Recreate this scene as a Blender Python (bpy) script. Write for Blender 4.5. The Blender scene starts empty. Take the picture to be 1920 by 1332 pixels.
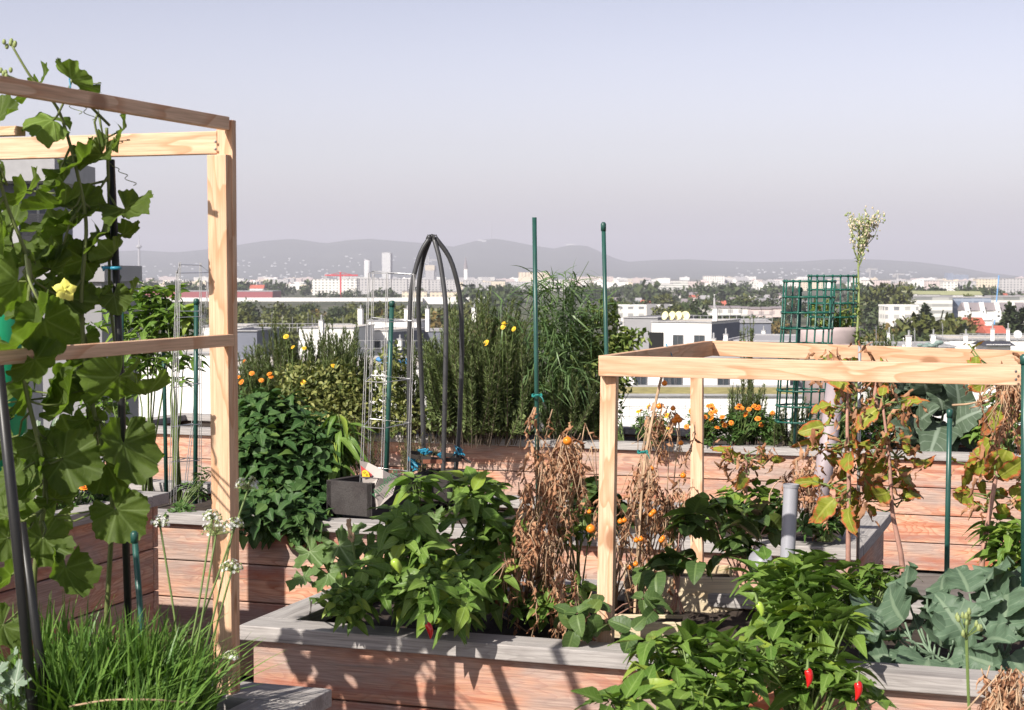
import bpy, math, random
import numpy as np
from math import sin, cos, pi, radians as R
rng = np.random.default_rng(11)
S = bpy.context.scene
COL = S.collection

# ------------------------------------------------------------------ camera model (used to lay out real positions)
F, CZ, PITCH = 3200.0, 1.96, math.atan(151/3200)
def W(px, py, d):                       # point seen at photo pixel (px,py), d metres ahead
    zc = (666-py)/F; x = (px-960)/F
    y = cos(PITCH)+zc*sin(PITCH); z = -sin(PITCH)+zc*cos(PITCH)
    k = d/y
    return np.array([x*k, d, CZ+z*k])
def G(px, py, z=0.8):                   # point seen at pixel on the level z
    zc = (666-py)/F; x = (px-960)/F
    y = cos(PITCH)+zc*sin(PITCH); zz = -sin(PITCH)+zc*cos(PITCH)
    k = (z-CZ)/zz
    return np.array([x*k, y*k, z])
AL = R(19)
U = np.array([cos(AL), -sin(AL), 0]); V = np.array([sin(AL), cos(AL), 0]); Z = np.array([0, 0, 1.0])
def A(*a): return np.array(a, float)
def nrm(v):
    v = np.asarray(v, float); l = np.linalg.norm(v)
    return v/l if l > 1e-9 else np.array([0, 0, 1.0])

# ------------------------------------------------------------------ mesh builder
class MB:
    def __init__(s): s.v = []; s.uv = []; s.f = []; s.n = 0
    def add(s, v, faces, uv=None, mi=0):
        v = np.asarray(v, float).reshape(-1, 3)
        s.v.append(v); s.uv.append(np.zeros((len(v), 2)) if uv is None else np.asarray(uv, float))
        for fa in (faces if isinstance(faces, list) else [faces]):
            s.f.append((np.asarray(fa, int)+s.n, mi))
        s.n += len(v)
    def box(s, c, sz, ax=None, mi=0):
        c = np.asarray(c, float); h = np.asarray(sz, float)/2
        ax = np.eye(3) if ax is None else np.asarray(ax)
        sg = np.array([[i, j, k] for i in (-1, 1) for j in (-1, 1) for k in (-1, 1)], float)
        s.add(c+(sg*h)@ax, np.array([[0,1,3,2],[4,6,7,5],[0,4,5,1],[2,3,7,6],[0,2,6,4],[1,5,7,3]]), None, mi)
    def beam(s, p, q, w, h, up=Z, mi=0):
        p = np.asarray(p, float); q = np.asarray(q, float); d = nrm(q-p); sd = nrm(np.cross(d, up)); u = np.cross(sd, d)
        s.box((p+q)/2, (np.linalg.norm(q-p), w, h), [d, sd, u], mi)
    def tube(s, pts, r, n=6, mi=0, cap=True):
        P = np.asarray(pts, float); m = len(P)
        rr = np.full(m, r) if np.isscalar(r) else np.asarray(r, float)
        t = np.gradient(P, axis=0); a = np.array([1, 0, 0.]) if abs(nrm(t[0])[0]) < .8 else np.array([0, 1, 0.])
        vs = []; ca = np.cos(np.arange(n)*2*pi/n); sa = np.sin(np.arange(n)*2*pi/n)
        for i in range(m):
            ti = nrm(t[i]); a = nrm(a-ti*a.dot(ti)); b = np.cross(ti, a)
            vs.append(P[i]+rr[i]*(ca[:, None]*a+sa[:, None]*b))
        i = np.arange(m-1)[:, None]*n; j = np.arange(n)[None]; k = (j+1) % n
        q = np.stack([i+j, i+k, i+n+k, i+n+j], -1).reshape(-1, 4)
        fs = [q]
        if cap and n > 2:
            fs.append(np.arange(n)[::-1][None]); fs.append((np.arange(n)+(m-1)*n)[None])
        s.add(np.concatenate(vs), fs, None, mi)
    def lathe(s, prof, c=(0, 0, 0), n=24, mi=0, ax=None):
        pr = np.asarray(prof, float); m = len(pr); th = np.arange(n)*2*pi/n
        v = np.stack([pr[:, 0][:, None]*np.cos(th), pr[:, 0][:, None]*np.sin(th), np.repeat(pr[:, 1][:, None], n, 1)], -1).reshape(-1, 3)
        if ax is not None: v = v@np.asarray(ax)
        i = np.arange(m-1)[:, None]*n; j = np.arange(n)[None]; k = (j+1) % n
        s.add(v+np.asarray(c), np.stack([i+j, i+k, i+n+k, i+n+j], -1).reshape(-1, 4), None, mi)
    def ball(s, c, r, n=10, m=7, sc=(1, 1, 1), mi=0):
        pr = [(max(1e-4, sin(pi*i/m)), -cos(pi*i/m)) for i in range(m+1)]
        b = MB(); b.lathe(pr, n=n); s.add(b.v[0]*r*np.asarray(sc)+np.asarray(c), b.f[0][0], None, mi)
    def place(s, tm, pos, X, N, sc, mi=0):           # template copies; arrays of positions, directions, normals
        tv, tf, tu = tm; pos = np.asarray(pos, float).reshape(-1, 3); k = len(pos)
        if k == 0: return
        X = np.asarray(X, float).reshape(-1, 3); X = X/np.linalg.norm(X, axis=1, keepdims=True)
        N = np.asarray(N, float).reshape(-1, 3); N = N-X*(N*X).sum(1, keepdims=True); N = N/(np.linalg.norm(N, axis=1, keepdims=True)+1e-9)
        Y = np.cross(N, X); M = np.stack([X, Y, N], 1)
        sc = np.broadcast_to(np.asarray(sc, float), (k,))
        v = np.einsum('vi,kij->kvj', tv, M)*sc[:, None, None]+pos[:, None]
        off = (np.arange(k)*len(tv))[:, None, None]
        s.add(v.reshape(-1, 3), [(fa[None]+off).reshape(-1, fa.shape[1]) for fa in tf], np.tile(tu, (k, 1)), mi)
    def build(s, name, mats, parent=None, world=True, smooth=False):
        v = np.concatenate(s.v) if s.v else np.zeros((0, 3)); uv = np.concatenate(s.uv) if s.uv else np.zeros((0, 2))
        loc = np.zeros(3)
        if parent is not None and world:
            loc = np.array(parent['_l']); a = parent['_r']
            v = v-loc; c, sn = cos(-a), sin(-a)
            v = v@np.array([[c, sn, 0], [-sn, c, 0], [0, 0, 1.0]])
        me = bpy.data.meshes.new(name)
        lp = np.concatenate([f.reshape(-1) for f, _ in s.f]); tot = np.concatenate([np.full(len(f), f.shape[1]) for f, _ in s.f])
        mi = np.concatenate([np.full(len(f), m) for f, m in s.f])
        me.vertices.add(len(v)); me.vertices.foreach_set('co', v.astype(np.float32).ravel())
        me.loops.add(len(lp)); me.loops.foreach_set('vertex_index', lp.astype(np.int32))
        me.polygons.add(len(tot)); me.polygons.foreach_set('loop_start', (np.cumsum(tot)-tot).astype(np.int32))
        me.polygons.foreach_set('material_index', mi.astype(np.int32))
        me.polygons.foreach_set('use_smooth', np.full(len(tot), smooth))
        ul = me.uv_layers.new(name='UVMap'); ul.data.foreach_set('uv', uv[lp].astype(np.float32).ravel())
        me.update(calc_edges=True); me.validate()
        for m in (mats if isinstance(mats, (list, tuple)) else [mats]): me.materials.append(m)
        o = bpy.data.objects.new(name, me); COL.objects.link(o)
        if parent is not None: o.parent = parent
        return o

def tag(o, label=None, cat=None, group=None, kind=None):
    if label: o['label'] = label
    if cat: o['category'] = cat
    if group: o['group'] = group
    if kind: o['kind'] = kind
    return o
def thing(name, label, cat, loc=(0, 0, 0), rz=0.0, group=None):
    o = bpy.data.objects.new(name, None); COL.objects.link(o); o.empty_display_size = .1
    o.location = tuple(float(x) for x in loc); o.rotation_euler = (0, 0, rz)
    o['_l'] = [float(x) for x in loc]; o['_r'] = float(rz)
    return tag(o, label, cat, group)
def dup(o, loc, rz=None, sc=None, label=None):
    r = o.copy(); COL.objects.link(r); r.location = tuple(float(x) for x in loc)
    if rz is not None: r.rotation_euler = (0, 0, rz)
    if sc is not None: r.scale = (sc,)*3 if np.isscalar(sc) else sc
    if label: r['label'] = label
    for ch in list(o.children):
        c = ch.copy(); COL.objects.link(c); c.parent = r
    return r

# ------------------------------------------------------------------ materials
class NT:
    def __init__(s, name):
        s.m = bpy.data.materials.new(name); s.m.use_nodes = True; s.t = s.m.node_tree; s.t.nodes.clear()
        s.out = s.n('ShaderNodeOutputMaterial')
    def n(s, ty, ins=None, **kw):
        nd = s.t.nodes.new(ty)
        for k, v in kw.items(): setattr(nd, k, v)
        for k, v in (ins or {}).items(): s.set(nd.inputs[k], v)
        return nd
    def set(s, sock, v):
        if hasattr(v, 'bl_idname') and 'Socket' in v.bl_idname or isinstance(v, bpy.types.NodeSocket): s.t.links.new(v, sock)
        elif sock.type == 'RGBA' and len(v) == 3: sock.default_value = (*v, 1)
        else: sock.default_value = v
    def math(s, op, a, b=0.0, c=None, clamp=False):
        nd = s.n('ShaderNodeMath', operation=op, use_clamp=clamp); s.set(nd.inputs[0], a); s.set(nd.inputs[1], b)
        if c is not None: s.set(nd.inputs[2], c)
        return nd.outputs[0]
    def mix(s, f, a, b, mode='MIX'):
        nd = s.n('ShaderNodeMix', data_type='RGBA', blend_type=mode)
        s.set(nd.inputs[0], f); s.set(nd.inputs[6], a); s.set(nd.inputs[7], b); return nd.outputs[2]
    def ramp(s, f, stops, interp='LINEAR'):
        nd = s.n('ShaderNodeValToRGB'); cr = nd.color_ramp; cr.interpolation = interp
        while len(cr.elements) < len(stops): cr.elements.new(.5)
        for e, (p, c) in zip(cr.elements, stops): e.position = p; e.color = (c, c, c, 1) if np.isscalar(c) else (*c, 1)
        s.set(nd.inputs[0], f); return nd.outputs[0]
    def noise(s, vec, sc=5, det=4, rough=.5, dist=0.0):
        nd = s.n('ShaderNodeTexNoise'); s.set(nd.inputs['Scale'], sc); nd.inputs['Detail'].default_value = det
        nd.inputs['Roughness'].default_value = rough; nd.inputs['Distortion'].default_value = dist
        if vec is not None: s.t.links.new(vec, nd.inputs['Vector'])
        return nd.outputs['Fac']
    def pr(s, col, rough=.6, normal=None, spec=.4, metal=0.0):
        nd = s.n('ShaderNodeBsdfPrincipled'); s.set(nd.inputs['Base Color'], col); s.set(nd.inputs['Roughness'], rough)
        nd.inputs['Specular IOR Level'].default_value = spec; nd.inputs['Metallic'].default_value = metal
        if normal is not None: s.t.links.new(normal, nd.inputs['Normal'])
        return nd.outputs[0]
    def bump(s, h, st=.3, di=.01):
        nd = s.n('ShaderNodeBump'); nd.inputs['Strength'].default_value = st; nd.inputs['Distance'].default_value = di
        s.t.links.new(h, nd.inputs['Height']); return nd.outputs[0]
    def fin(s, sh): s.t.links.new(sh, s.out.inputs['Surface']); return s.m
    def obj(s, scale=(1, 1, 1), rnd=True):
        tc = s.n('ShaderNodeTexCoord').outputs['Object']; mp = s.n('ShaderNodeMapping'); s.t.links.new(tc, mp.inputs['Vector'])
        mp.inputs['Scale'].default_value = scale
        if rnd:
            r = s.n('ShaderNodeObjectInfo').outputs['Random']; cb = s.n('ShaderNodeCombineXYZ')
            for i, k in enumerate((37.0, 91.0, 53.0)): s.t.links.new(s.math('MULTIPLY', r, k), cb.inputs[i])
            s.t.links.new(cb.outputs[0], mp.inputs['Location'])
        return mp.outputs[0]

def wood(name, pale, mid, red, freq=9, grey=0.0, greycol=(.3, .27, .25), rough=.75, knots=.6, streak=.9, crack=.85):
    t = NT(name)
    v = t.obj((1.9, 9, 9)); n1 = t.noise(v, .9, 3, .45, .4)
    rings = t.math('FRACT', t.math('MULTIPLY', n1, float(freq)))
    rings = t.ramp(rings, [(0, .0), (.5, .12), (.8, .75), (.93, 1), (1, .0)])
    fib = t.noise(t.obj((6, 190, 190)), 1, 3, .6)
    big = t.noise(t.obj((1.3, 5, 5)), 1.1, 2)
    rnd = t.n('ShaderNodeObjectInfo').outputs['Random']
    c = t.mix(t.math('ADD', t.math('MULTIPLY', big, .9), t.math('MULTIPLY_ADD', rnd, .9, -.45), clamp=True), pale, mid)
    c = t.mix(t.math('MULTIPLY', rings, .72), c, red)
    vo = t.n('ShaderNodeTexVoronoi'); t.t.links.new(t.obj((4.0, 6.5, 6.5)), vo.inputs['Vector']); vo.inputs['Scale'].default_value = 1.0
    kn = t.ramp(vo.outputs['Distance'], [(.0, 1), (.11, .9), (.19, 0), (1, 0)])
    c = t.mix(t.math('MULTIPLY', kn, knots), c, tuple(x*.55 for x in red))
    c = t.mix(t.ramp(fib, [(.3, .6), (.65, 0)]), c, tuple(x*.5 for x in mid))
    st = t.noise(t.obj((.5, 14, 14)), 1.3, 4, .55, .6); c = t.mix(t.ramp(st, [(.52, 0), (.62, streak)]), c, tuple(x*.85 for x in red))
    cr_ = t.noise(t.obj((1.4, 60, 60)), 1, 2, .5, .3); c = t.mix(t.ramp(cr_, [(.27, crack), (.31, 0)]), c, tuple(x*.25 for x in mid))
    if grey > 0:
        gf = t.ramp(t.noise(t.obj((1.6, 6, 6)), 1.2, 5, .6), [(max(0, .62-grey*.5), 0), (min(1, .8-grey*.4), 1)])
        gc = t.mix(t.ramp(fib, [(.35, 0), (.65, 1)]), tuple(x*.6 for x in greycol), greycol)
        c = t.mix(t.math('MULTIPLY', gf, min(1.0, .55+grey*.5)), c, gc)
    h = t.math('ADD', t.math('MULTIPLY', fib, .6), t.math('MULTIPLY', rings, .25))
    return t.fin(t.pr(c, rough, t.bump(h, .35, .004), .25))
M = {}
M['larch'] = wood('larch_board', (.76, .49, .34), (.63, .29, .165), (.44, .125, .062), 19, .5, (.42, .345, .31))
M['rim'] = wood('weathered_rim', (.42, .39, .37), (.36, .33, .315), (.25, .225, .215), 11, .6, (.47, .44, .42), .85, .35)
M['pine'] = wood('new_pine', (.80, .555, .38), (.72, .45, .28), (.55, .25, .12), 7, 0, rough=.6, knots=.95, streak=.15, crack=0.0)
M['pinebox'] = wood('pale_pine', (.80, .68, .48), (.76, .62, .42), (.62, .45, .26), 6, 0, rough=.6, knots=.3, streak=.1, crack=0.0)
M['oldbox'] = wood('dark_box_wood', (.06, .05, .048), (.045, .037, .036), (.03, .024, .024), 9, .5, (.075, .068, .065), .85)

def plain(name, c, rough=.6, metal=0.0, var=.12, sc=4.0, spec=.4):
    t = NT(name); n = t.noise(t.obj(), sc, 5, .6)
    col = t.mix(t.ramp(n, [(.3, 0), (.7, 1)]), tuple(x*(1-var) for x in c), tuple(min(1, x*(1+var)) for x in c))
    return t.fin(t.pr(col, rough, t.bump(n, .08, .01), spec, metal))
def leafmat(name, c1, c2, vein=(.25, .32, .12), kind='lance', trans=.3, rough=.45, back=1.35, veinamt=.5, tcol=None, edge=None):
    t = NT(name); g = t.n('ShaderNodeNewGeometry')
    isl = g.outputs['Random Per Island']
    nz = t.noise(t.obj((1, 1, 1)), 22, 3, .6)
    c = t.mix(isl, c1, c2)
    c = t.mix(t.ramp(nz, [(.3, .35), (.65, 0)]), c, tuple(x*.55 for x in c1))
    if kind == 'lance': c = t.mix(t.ramp(t.math('FRACT', t.math('MULTIPLY', isl, 7.3)), [(.88, 0), (.97, .5)]), c, tuple(x*k for x, k in zip(c2, (1.9, 1.5, 1.0))))
    uv = t.n('ShaderNodeUVMap').outputs[0]; sx = t.n('ShaderNodeSeparateXYZ'); t.t.links.new(uv, sx.inputs[0]); u, v = sx.outputs[0], sx.outputs[1]
    if edge is not None:
        ef = t.math('ADD', t.math('MAXIMUM', t.math('ABSOLUTE', v), t.math('MULTIPLY', u, .9)) if kind == 'lance' else u, t.math('MULTIPLY_ADD', t.noise(t.obj((1, 1, 1)), 30, 4, .6), 1.3, -.65))
        ef = t.math('ADD', ef, t.math('MULTIPLY_ADD', isl, .5, -.3))
        c = t.mix(t.ramp(ef, [(.66, 0), (.84, 1)]), c, edge[0]); c = t.mix(t.ramp(ef, [(.93, 0), (1, 1)]), c, edge[1])
    if kind == 'lance':
        av = t.math('ABSOLUTE', v)
        mid = t.ramp(av, [(.0, 1), (.07, .8), (.13, 0)])
        lat = t.math('ABSOLUTE', t.math('SUBTRACT', t.math('FRACT', t.math('MULTIPLY', t.math('SUBTRACT', u, t.math('MULTIPLY', av, .18)), 7.0)), .5))
        lat = t.ramp(lat, [(.0, .6), (.09, 0)])
        vm = t.math('MAXIMUM', mid, lat)
    elif kind == 'palm':
        vm = t.math('ABSOLUTE', t.math('SUBTRACT', t.math('FRACT', t.math('MULTIPLY', v, 7.0)), .5))
        a = t.ramp(t.math('MULTIPLY', vm, t.math('MAXIMUM', u, .08)), [(0, 1), (.022, .7), (.05, 0)])
        b = t.math('ABSOLUTE', t.math('SUBTRACT', t.math('FRACT', t.math('MULTIPLY', t.math('SUBTRACT', u, t.math('MULTIPLY', vm, .5)), 5.0)), .5))
        vm = t.math('MAXIMUM', a, t.ramp(b, [(0, .45), (.06, 0)]))
    else: vm = None
    if vm is not None: c = t.mix(t.math('MULTIPLY', vm, veinamt), c, vein)
    bc = t.mix(1.0, c, (back, back, back*.95), 'MULTIPLY')
    c2_ = t.mix(t.math('MULTIPLY', g.outputs['Backfacing'], 1.0), c, bc)
    nrmal = t.bump(t.math('ADD', nz, t.math('MULTIPLY', vm, -.5) if vm is not None else 0.0), .35, .006)
    p = t.pr(c2_, rough, nrmal, .25)
    tl = t.n('ShaderNodeBsdfTranslucent'); tc = t.mix(1.0, c, tcol or (1.7, 1.9, .7), 'MULTIPLY'); t.t.links.new(tc, tl.inputs[0])
    mx = t.n('ShaderNodeMixShader'); mx.inputs[0].default_value = trans
    t.t.links.new(p, mx.inputs[1]); t.t.links.new(tl.outputs[0], mx.inputs[2])
    return t.fin(mx.outputs[0])
M['pepper'] = leafmat('pepper_leaf', (.065, .128, .022), (.135, .21, .042), (.20, .28, .09), 'lance', .22, .42)
M['mint'] = leafmat('mint_leaf', (.026, .066, .018), (.055, .105, .032), (.11, .17, .07), 'lance', .15, .5)
M['squash'] = leafmat('squash_leaf', (.055, .095, .018), (.115, .165, .030), (.20, .27, .10), 'palm', .45, .6, 2.0, .4)
M['zucchini'] = leafmat('zucchini_leaf', (.085, .15, .045), (.14, .21, .07), (.34, .42, .24), 'palm', .22, .55)
M['greyleaf'] = leafmat('grey_squash_leaf', (.16, .23, .16), (.22, .29, .21), (.45, .5, .42), 'palm', .2, .6, veinamt=.8)
M['kohl'] = leafmat('kohlrabi_leaf', (.055, .095, .06), (.09, .135, .09), (.20, .26, .18), 'lance', .15, .5)
M['cabbage'] = leafmat('cabbage_leaf', (.04, .06, .04), (.085, .118, .08), (.25, .3, .25), 'lance', .1, .4)
M['straw'] = leafmat('strawberry_leaf', (.04, .075, .022), (.075, .12, .036), (.15, .21, .08), 'lance', .18, .45)
M['autumn'] = leafmat('turning_leaf', (.10, .15, .02), (.34, .35, .045), (.45, .45, .12), 'lance', .25, .5, 1.1, .5, (1.3, 1.2, .6), ((.44, .13, .05), (.15, .07, .04)))
M['rosemary'] = leafmat('rosemary_leaf', (.055, .085, .03), (.18, .22, .085), kind='none', trans=.15, rough=.55)
M['grass'] = leafmat('chive_blade', (.07, .15, .03), (.14, .23, .05), kind='none', trans=.25, rough=.4)
M['varieg'] = leafmat('variegated_leaf', (.06, .085, .026), (.26, .26, .09), kind='none', trans=.2, rough=.45)
M['reed'] = leafmat('reed_leaf', (.06, .11, .04), (.13, .19, .08), kind='none', trans=.2, rough=.4)
M['shrub'] = leafmat('shrub_leaf', (.07, .12, .03), (.19, .22, .06), kind='none', trans=.2, rough=.4)
M['mari'] = leafmat('marigold_leaf', (.035, .08, .02), (.075, .13, .035), kind='none', trans=.2)
M['dry'] = leafmat('dried_leaf', (.19, .08, .042), (.43, .245, .15), kind='none', trans=.12, rough=.8, tcol=(1.2, .9, .6))
M['tree1'] = leafmat('tree_dark_leaf', (.030, .046, .018), (.060, .078, .030), kind='none', trans=.1)
M['tree2'] = leafmat('tree_olive_leaf', (.06, .072, .022), (.11, .115, .035), kind='none', trans=.1)
M['tree3'] = leafmat('tree_rust_leaf', (.11, .085, .03), (.17, .12, .045), kind='none', trans=.1)
M['conif'] = leafmat('conifer_leaf', (.025, .040, .018), (.055, .070, .030), kind='none', trans=.05)
M['stem'] = plain('green_stem', (.14, .2, .06), .5)
M['drystem'] = plain('dry_stem', (.44, .30, .19), .8, var=.3, sc=30)
M['pinkstem'] = plain('pink_stem', (.40, .22, .17), .6, var=.25, sc=20)
M['vinestem'] = plain('vine_stem', (.13, .16, .05), .5)
M['kstem'] = plain('kohlrabi_stalk', (.14, .2, .13), .5)
M['bark'] = plain('bark', (.09, .07, .05), .9)
M['soil'] = plain('soil', (.045, .032, .024), .95, var=.4, sc=40)
M['stake'] = plain('green_stake', (.02, .075, .06), .35, var=.2, sc=10)
M['blackpole'] = plain('black_pole', (.018, .018, .018), .4)
M['obel'] = plain('obelisk_tube', (.05, .05, .052), .35, var=.3, sc=8)
M['strap'] = plain('black_strap', (.03, .025, .022), .5)
M['rust'] = plain('rusty_strap', (.22, .08, .045), .7)
M['wire'] = plain('galvanised_wire', (.50, .50, .50), .35, .8)
M['mesh'] = plain('green_plastic_mesh', (.012, .085, .06), .3)
M['tie'] = plain('blue_tie', (.03, .22, .34), .4)
M['tealtie'] = plain('teal_tie', (.02, .20, .18), .5)
M['pipe'] = plain('grey_pipe', (.30, .30, .33), .4)
M['lilac'] = plain('lilac_pipe', (.34, .285, .30), .5)
M['pot'] = plain('planter_pot', (.44, .36, .355), .55, sc=12)
M['greenpot'] = plain('green_tower', (.01, .24, .11), .3)
M['hole'] = plain('dark_hole', (.01, .01, .01), .9)
M['screw'] = plain('screw', (.3, .3, .3), .3, .9)
M['orange'] = plain('orange_petal', (.78, .24, .02), .6, var=.2, sc=60)
M['yellow'] = plain('yellow_petal', (.80, .50, .03), .6, var=.2, sc=60)
M['squashflower'] = plain('squash_petal', (.72, .68, .14), .5)
M['rustpetal'] = plain('rust_petal', (.45, .07, .015), .6)
M['white'] = plain('white_petal', (.75, .75, .72), .6)
M['bud'] = plain('green_bud', (.25, .30, .11), .5)
M['cream'] = plain('weed_flower', (.56, .47, .33), .7, var=.3, sc=60)
M['tomato'] = plain('orange_tomato', (.75, .22, .02), .2)
M['red'] = plain('red_pepper_skin', (.50, .012, .012), .12, spec=.6)
M['lime'] = plain('green_pepper_skin', (.30, .42, .06), .2)
M['paper'] = plain('paper_pennant', (.42, .37, .34), .8, var=.08)
M['emblem'] = plain('emblem_yellow', (.80, .52, .03), .6)
M['emblemred'] = plain('emblem_red', (.42, .05, .05), .6)
M['ink'] = plain('green_ink', (.04, .14, .06), .7)
M['blueobj'] = plain('pale_blue', (.45, .58, .66), .5)
M['plaster'] = plain('white_plaster', (.82, .80, .77), .8, var=.03, sc=.6)
M['greyplaster'] = plain('grey_plaster', (.27, .265, .275), .8, var=.05, sc=.5)
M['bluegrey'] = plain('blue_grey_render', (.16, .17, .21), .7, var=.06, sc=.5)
M['concrete'] = plain('concrete', (.36, .355, .365), .8, var=.1, sc=1.5)
M['roofgrey'] = plain('roof_sheet', (.33, .32, .33), .7, var=.08, sc=.4)
M['gravel'] = plain('gravel_roof', (.55, .50, .44), .95, var=.2, sc=3)
M['greenroof'] = plain('sedum_roof', (.30, .26, .10), .95, var=.35, sc=1.5)
M['darkroof'] = plain('dark_roof', (.055, .055, .07), .7)
M['frame'] = plain('window_frame', (.12, .12, .13), .4)
M['glass'] = plain('window_glass', (.05, .06, .07), .08, spec=.8)
M['blind'] = plain('pale_blind', (.55, .56, .56), .6)
M['rail'] = plain('steel_rail', (.50, .50, .50), .4, .6)
M['darkrail'] = plain('dark_rail', (.03, .03, .035), .5)
M['dish'] = plain('cream_dish', (.80, .74, .42), .5)
M['whitedish'] = plain('white_dish', (.8, .8, .8), .5)
M['tarp'] = plain('tarpaulin', (.18, .24, .22), .6, var=.3, sc=3)
M['bluetarp'] = plain('blue_tarpaulin', (.04, .19, .42), .5, var=.3, sc=3)
M['redroof'] = plain('red_tile_roof', (.46, .13, .09), .8, var=.15, sc=1)
M['greenmetal'] = plain('green_roof', (.30, .31, .17), .7, var=.1, sc=.2)
M['redhall'] = plain('red_cladding', (.33, .10, .11), .7, var=.06, sc=.05)
M['greyroof'] = plain('slate_roof', (.24, .21, .22), .8)
M['cranered'] = plain('crane_red', (.55, .06, .07), .5)

def winmat(name, wall, glass, px, pz, fx=.5, fz=.5, band=False):
    t = NT(name); tc = t.n('ShaderNodeTexCoord').outputs['Object']; s = t.n('ShaderNodeSeparateXYZ'); t.t.links.new(tc, s.inputs[0])
    nn = t.n('ShaderNodeSeparateXYZ'); t.t.links.new(t.n('ShaderNodeTexCoord').outputs['Normal'], nn.inputs[0])
    nx = t.math('ABSOLUTE', nn.outputs[0]); h = t.math('ADD', t.math('MULTIPLY', s.outputs[0], t.math('SUBTRACT', 1.0, nx)), t.math('MULTIPLY', s.outputs[1], nx))
    fx_ = t.math('FRACT', t.math('MULTIPLY_ADD', h, 1/px, 100.0)); fz_ = t.math('FRACT', t.math('MULTIPLY', s.outputs[2], 1/pz))
    mx = t.math('LESS_THAN', t.math('ABSOLUTE', t.math('SUBTRACT', fx_, .5)), fx/2)
    mz = t.math('LESS_THAN', t.math('ABSOLUTE', t.math('SUBTRACT', fz_, .55)), fz/2)
    m = mz if band else t.math('MULTIPLY', mx, mz)
    m = t.math('MULTIPLY', m, t.math('LESS_THAN', t.math('ABSOLUTE', nn.outputs[2]), .5))
    wn = t.n('ShaderNodeTexWhiteNoise', noise_dimensions='3D'); fl = t.n('ShaderNodeCombineXYZ')
    t.t.links.new(t.math('FLOOR', t.math('MULTIPLY_ADD', h, 1/px, 100.0)), fl.inputs[0]); t.t.links.new(t.math('FLOOR', t.math('MULTIPLY', s.outputs[2], 1/pz)), fl.inputs[1])
    t.t.links.new(fl.outputs[0], wn.inputs['Vector'])
    gl = t.mix(t.math('MULTIPLY', wn.outputs['Value'], .5), glass, wall)
    w = t.mix(t.ramp(t.noise(t.obj((.05, .05, .15)), 1, 4), [(.3, .25), (.7, 0)]), wall, tuple(x*.75 for x in wall))
    return t.fin(t.pr(t.mix(m, w, gl), t.math('MULTIPLY_ADD', m, -.5, .8)))
WM = dict(
    white=winmat('white_flats', (.78, .75, .70), (.15, .16, .18), 4, 3, .5, .5),
    grey=winmat('grey_flats', (.52, .50, .50), (.12, .13, .16), 4, 3, .42, .5),
    cream=winmat('cream_flats', (.72, .62, .48), (.25, .24, .24), 3.6, 3, .5, .5),
    pink=winmat('pink_flats', (.66, .55, .52), (.22, .2, .22), 3.6, 3, .45, .5),
    ribs=winmat('ribbed_tower', (.74, .63, .50), (.42, .34, .27), 7, 300, .4, .98),
    tower=winmat('tower_grid', (.74, .73, .72), (.22, .24, .28), 4.5, 3.5, .6, .5),
    band=winmat('banded_flats', (.72, .70, .66), (.16, .17, .17), 8, 3.2, .8, .45, True),
    glassy=winmat('glass_office', (.30, .34, .42), (.12, .16, .24), 5, 3.5, .8, .7))

# ------------------------------------------------------------------ leaf templates (x along leaf, z its normal, unit length)
def t_lance(w=.42, fold=.3, droop=.4, n=7, peak=.38, wav=.02, serr=0.0, petiole=.12):
    v = []; uv = []
    for i in range(n+1):
        t = i/n; x = petiole+(1-petiole)*t
        hw = .5*w*(t/peak if t < peak else ((1-t)/(1-peak)))
        hw = .5*w*sin(pi/2*min(1, t/peak))**.8 if t < peak else .5*w*(max(0, (1-t)/(1-peak)))**.85*(1 if t < 1 else 0)
        hw *= 1+serr*(1 if i % 2 else -1)
        z = -droop*x*x; a = x
        for s_ in (-1, -.5, 0, .5, 1):
            v.append((a*(1-.15*droop*x), s_*hw, z+fold*abs(s_)*hw-(.25*fold*hw if abs(s_) == .5 else 0)+wav*sin(9*t+s_*2)*abs(s_)))
            uv.append((t, s_))
    f = [[i*5+j, i*5+j+1, i*5+j+6, i*5+j+5] for i in range(n) for j in range(4)]
    return np.array(v), [np.array(f)], np.array(uv)
def t_palm(lobes=5, depth=.15, ruf=.12, rings=5, ang=42, cup=.15, sinus=.35, elong=1.0, serr=.03, seed=0, base=.25, droop=.0):
    r_ = np.random.default_rng(seed); v = [(0, 0, 0)]; uv = [(0, .5)]
    ph = r_.uniform(0, 6.28, 3); span = pi-sinus*.35
    for k in range(1, rings+1):
        rho = k/rings
        for j in range(ang+1):
            th = -span+2*span*j/ang
            lob = (1-depth*(.5+.5*cos(lobes*(th)+pi)))
            rr = .62*lob*(1+.22*cos(th))*(1 if abs(th) < 2.4 else 1-.25*(abs(th)-2.4))
            rr *= 1+rho**3*serr*(sin(th*17+ph[0])+.7*sin(th*29+ph[1])+.5*sin(th*43+ph[2]))
            rr *= rho
            x = rr*cos(th)*elong+rho*0; y = rr*sin(th); x_, y_ = x, y
            z = ruf*rho**2*(sin(4*th+ph[0])*.6+sin(9*th+ph[1])*.4+.2*sin(19*th+ph[2])*rho)+.012*sin(x_*19+ph[0])*sin(y_*23+ph[1])+cup*rho**2+.02*rho*sin(th*3+ph[2]+rho*7)-droop*max(0, x)**2
            v.append((x+0, y, z)); uv.append((rho, th/(2*pi)+.5))
    n = ang+1; f3 = [[0, 1+j, 2+j] for j in range(ang)]
    f4 = [[1+(k-1)*n+j, 1+k*n+j, 1+k*n+j+1, 1+(k-1)*n+j+1] for k in range(1, rings) for j in range(ang)]
    return np.array(v, float), [np.array(f3), np.array(f4)], np.array(uv)
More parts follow.
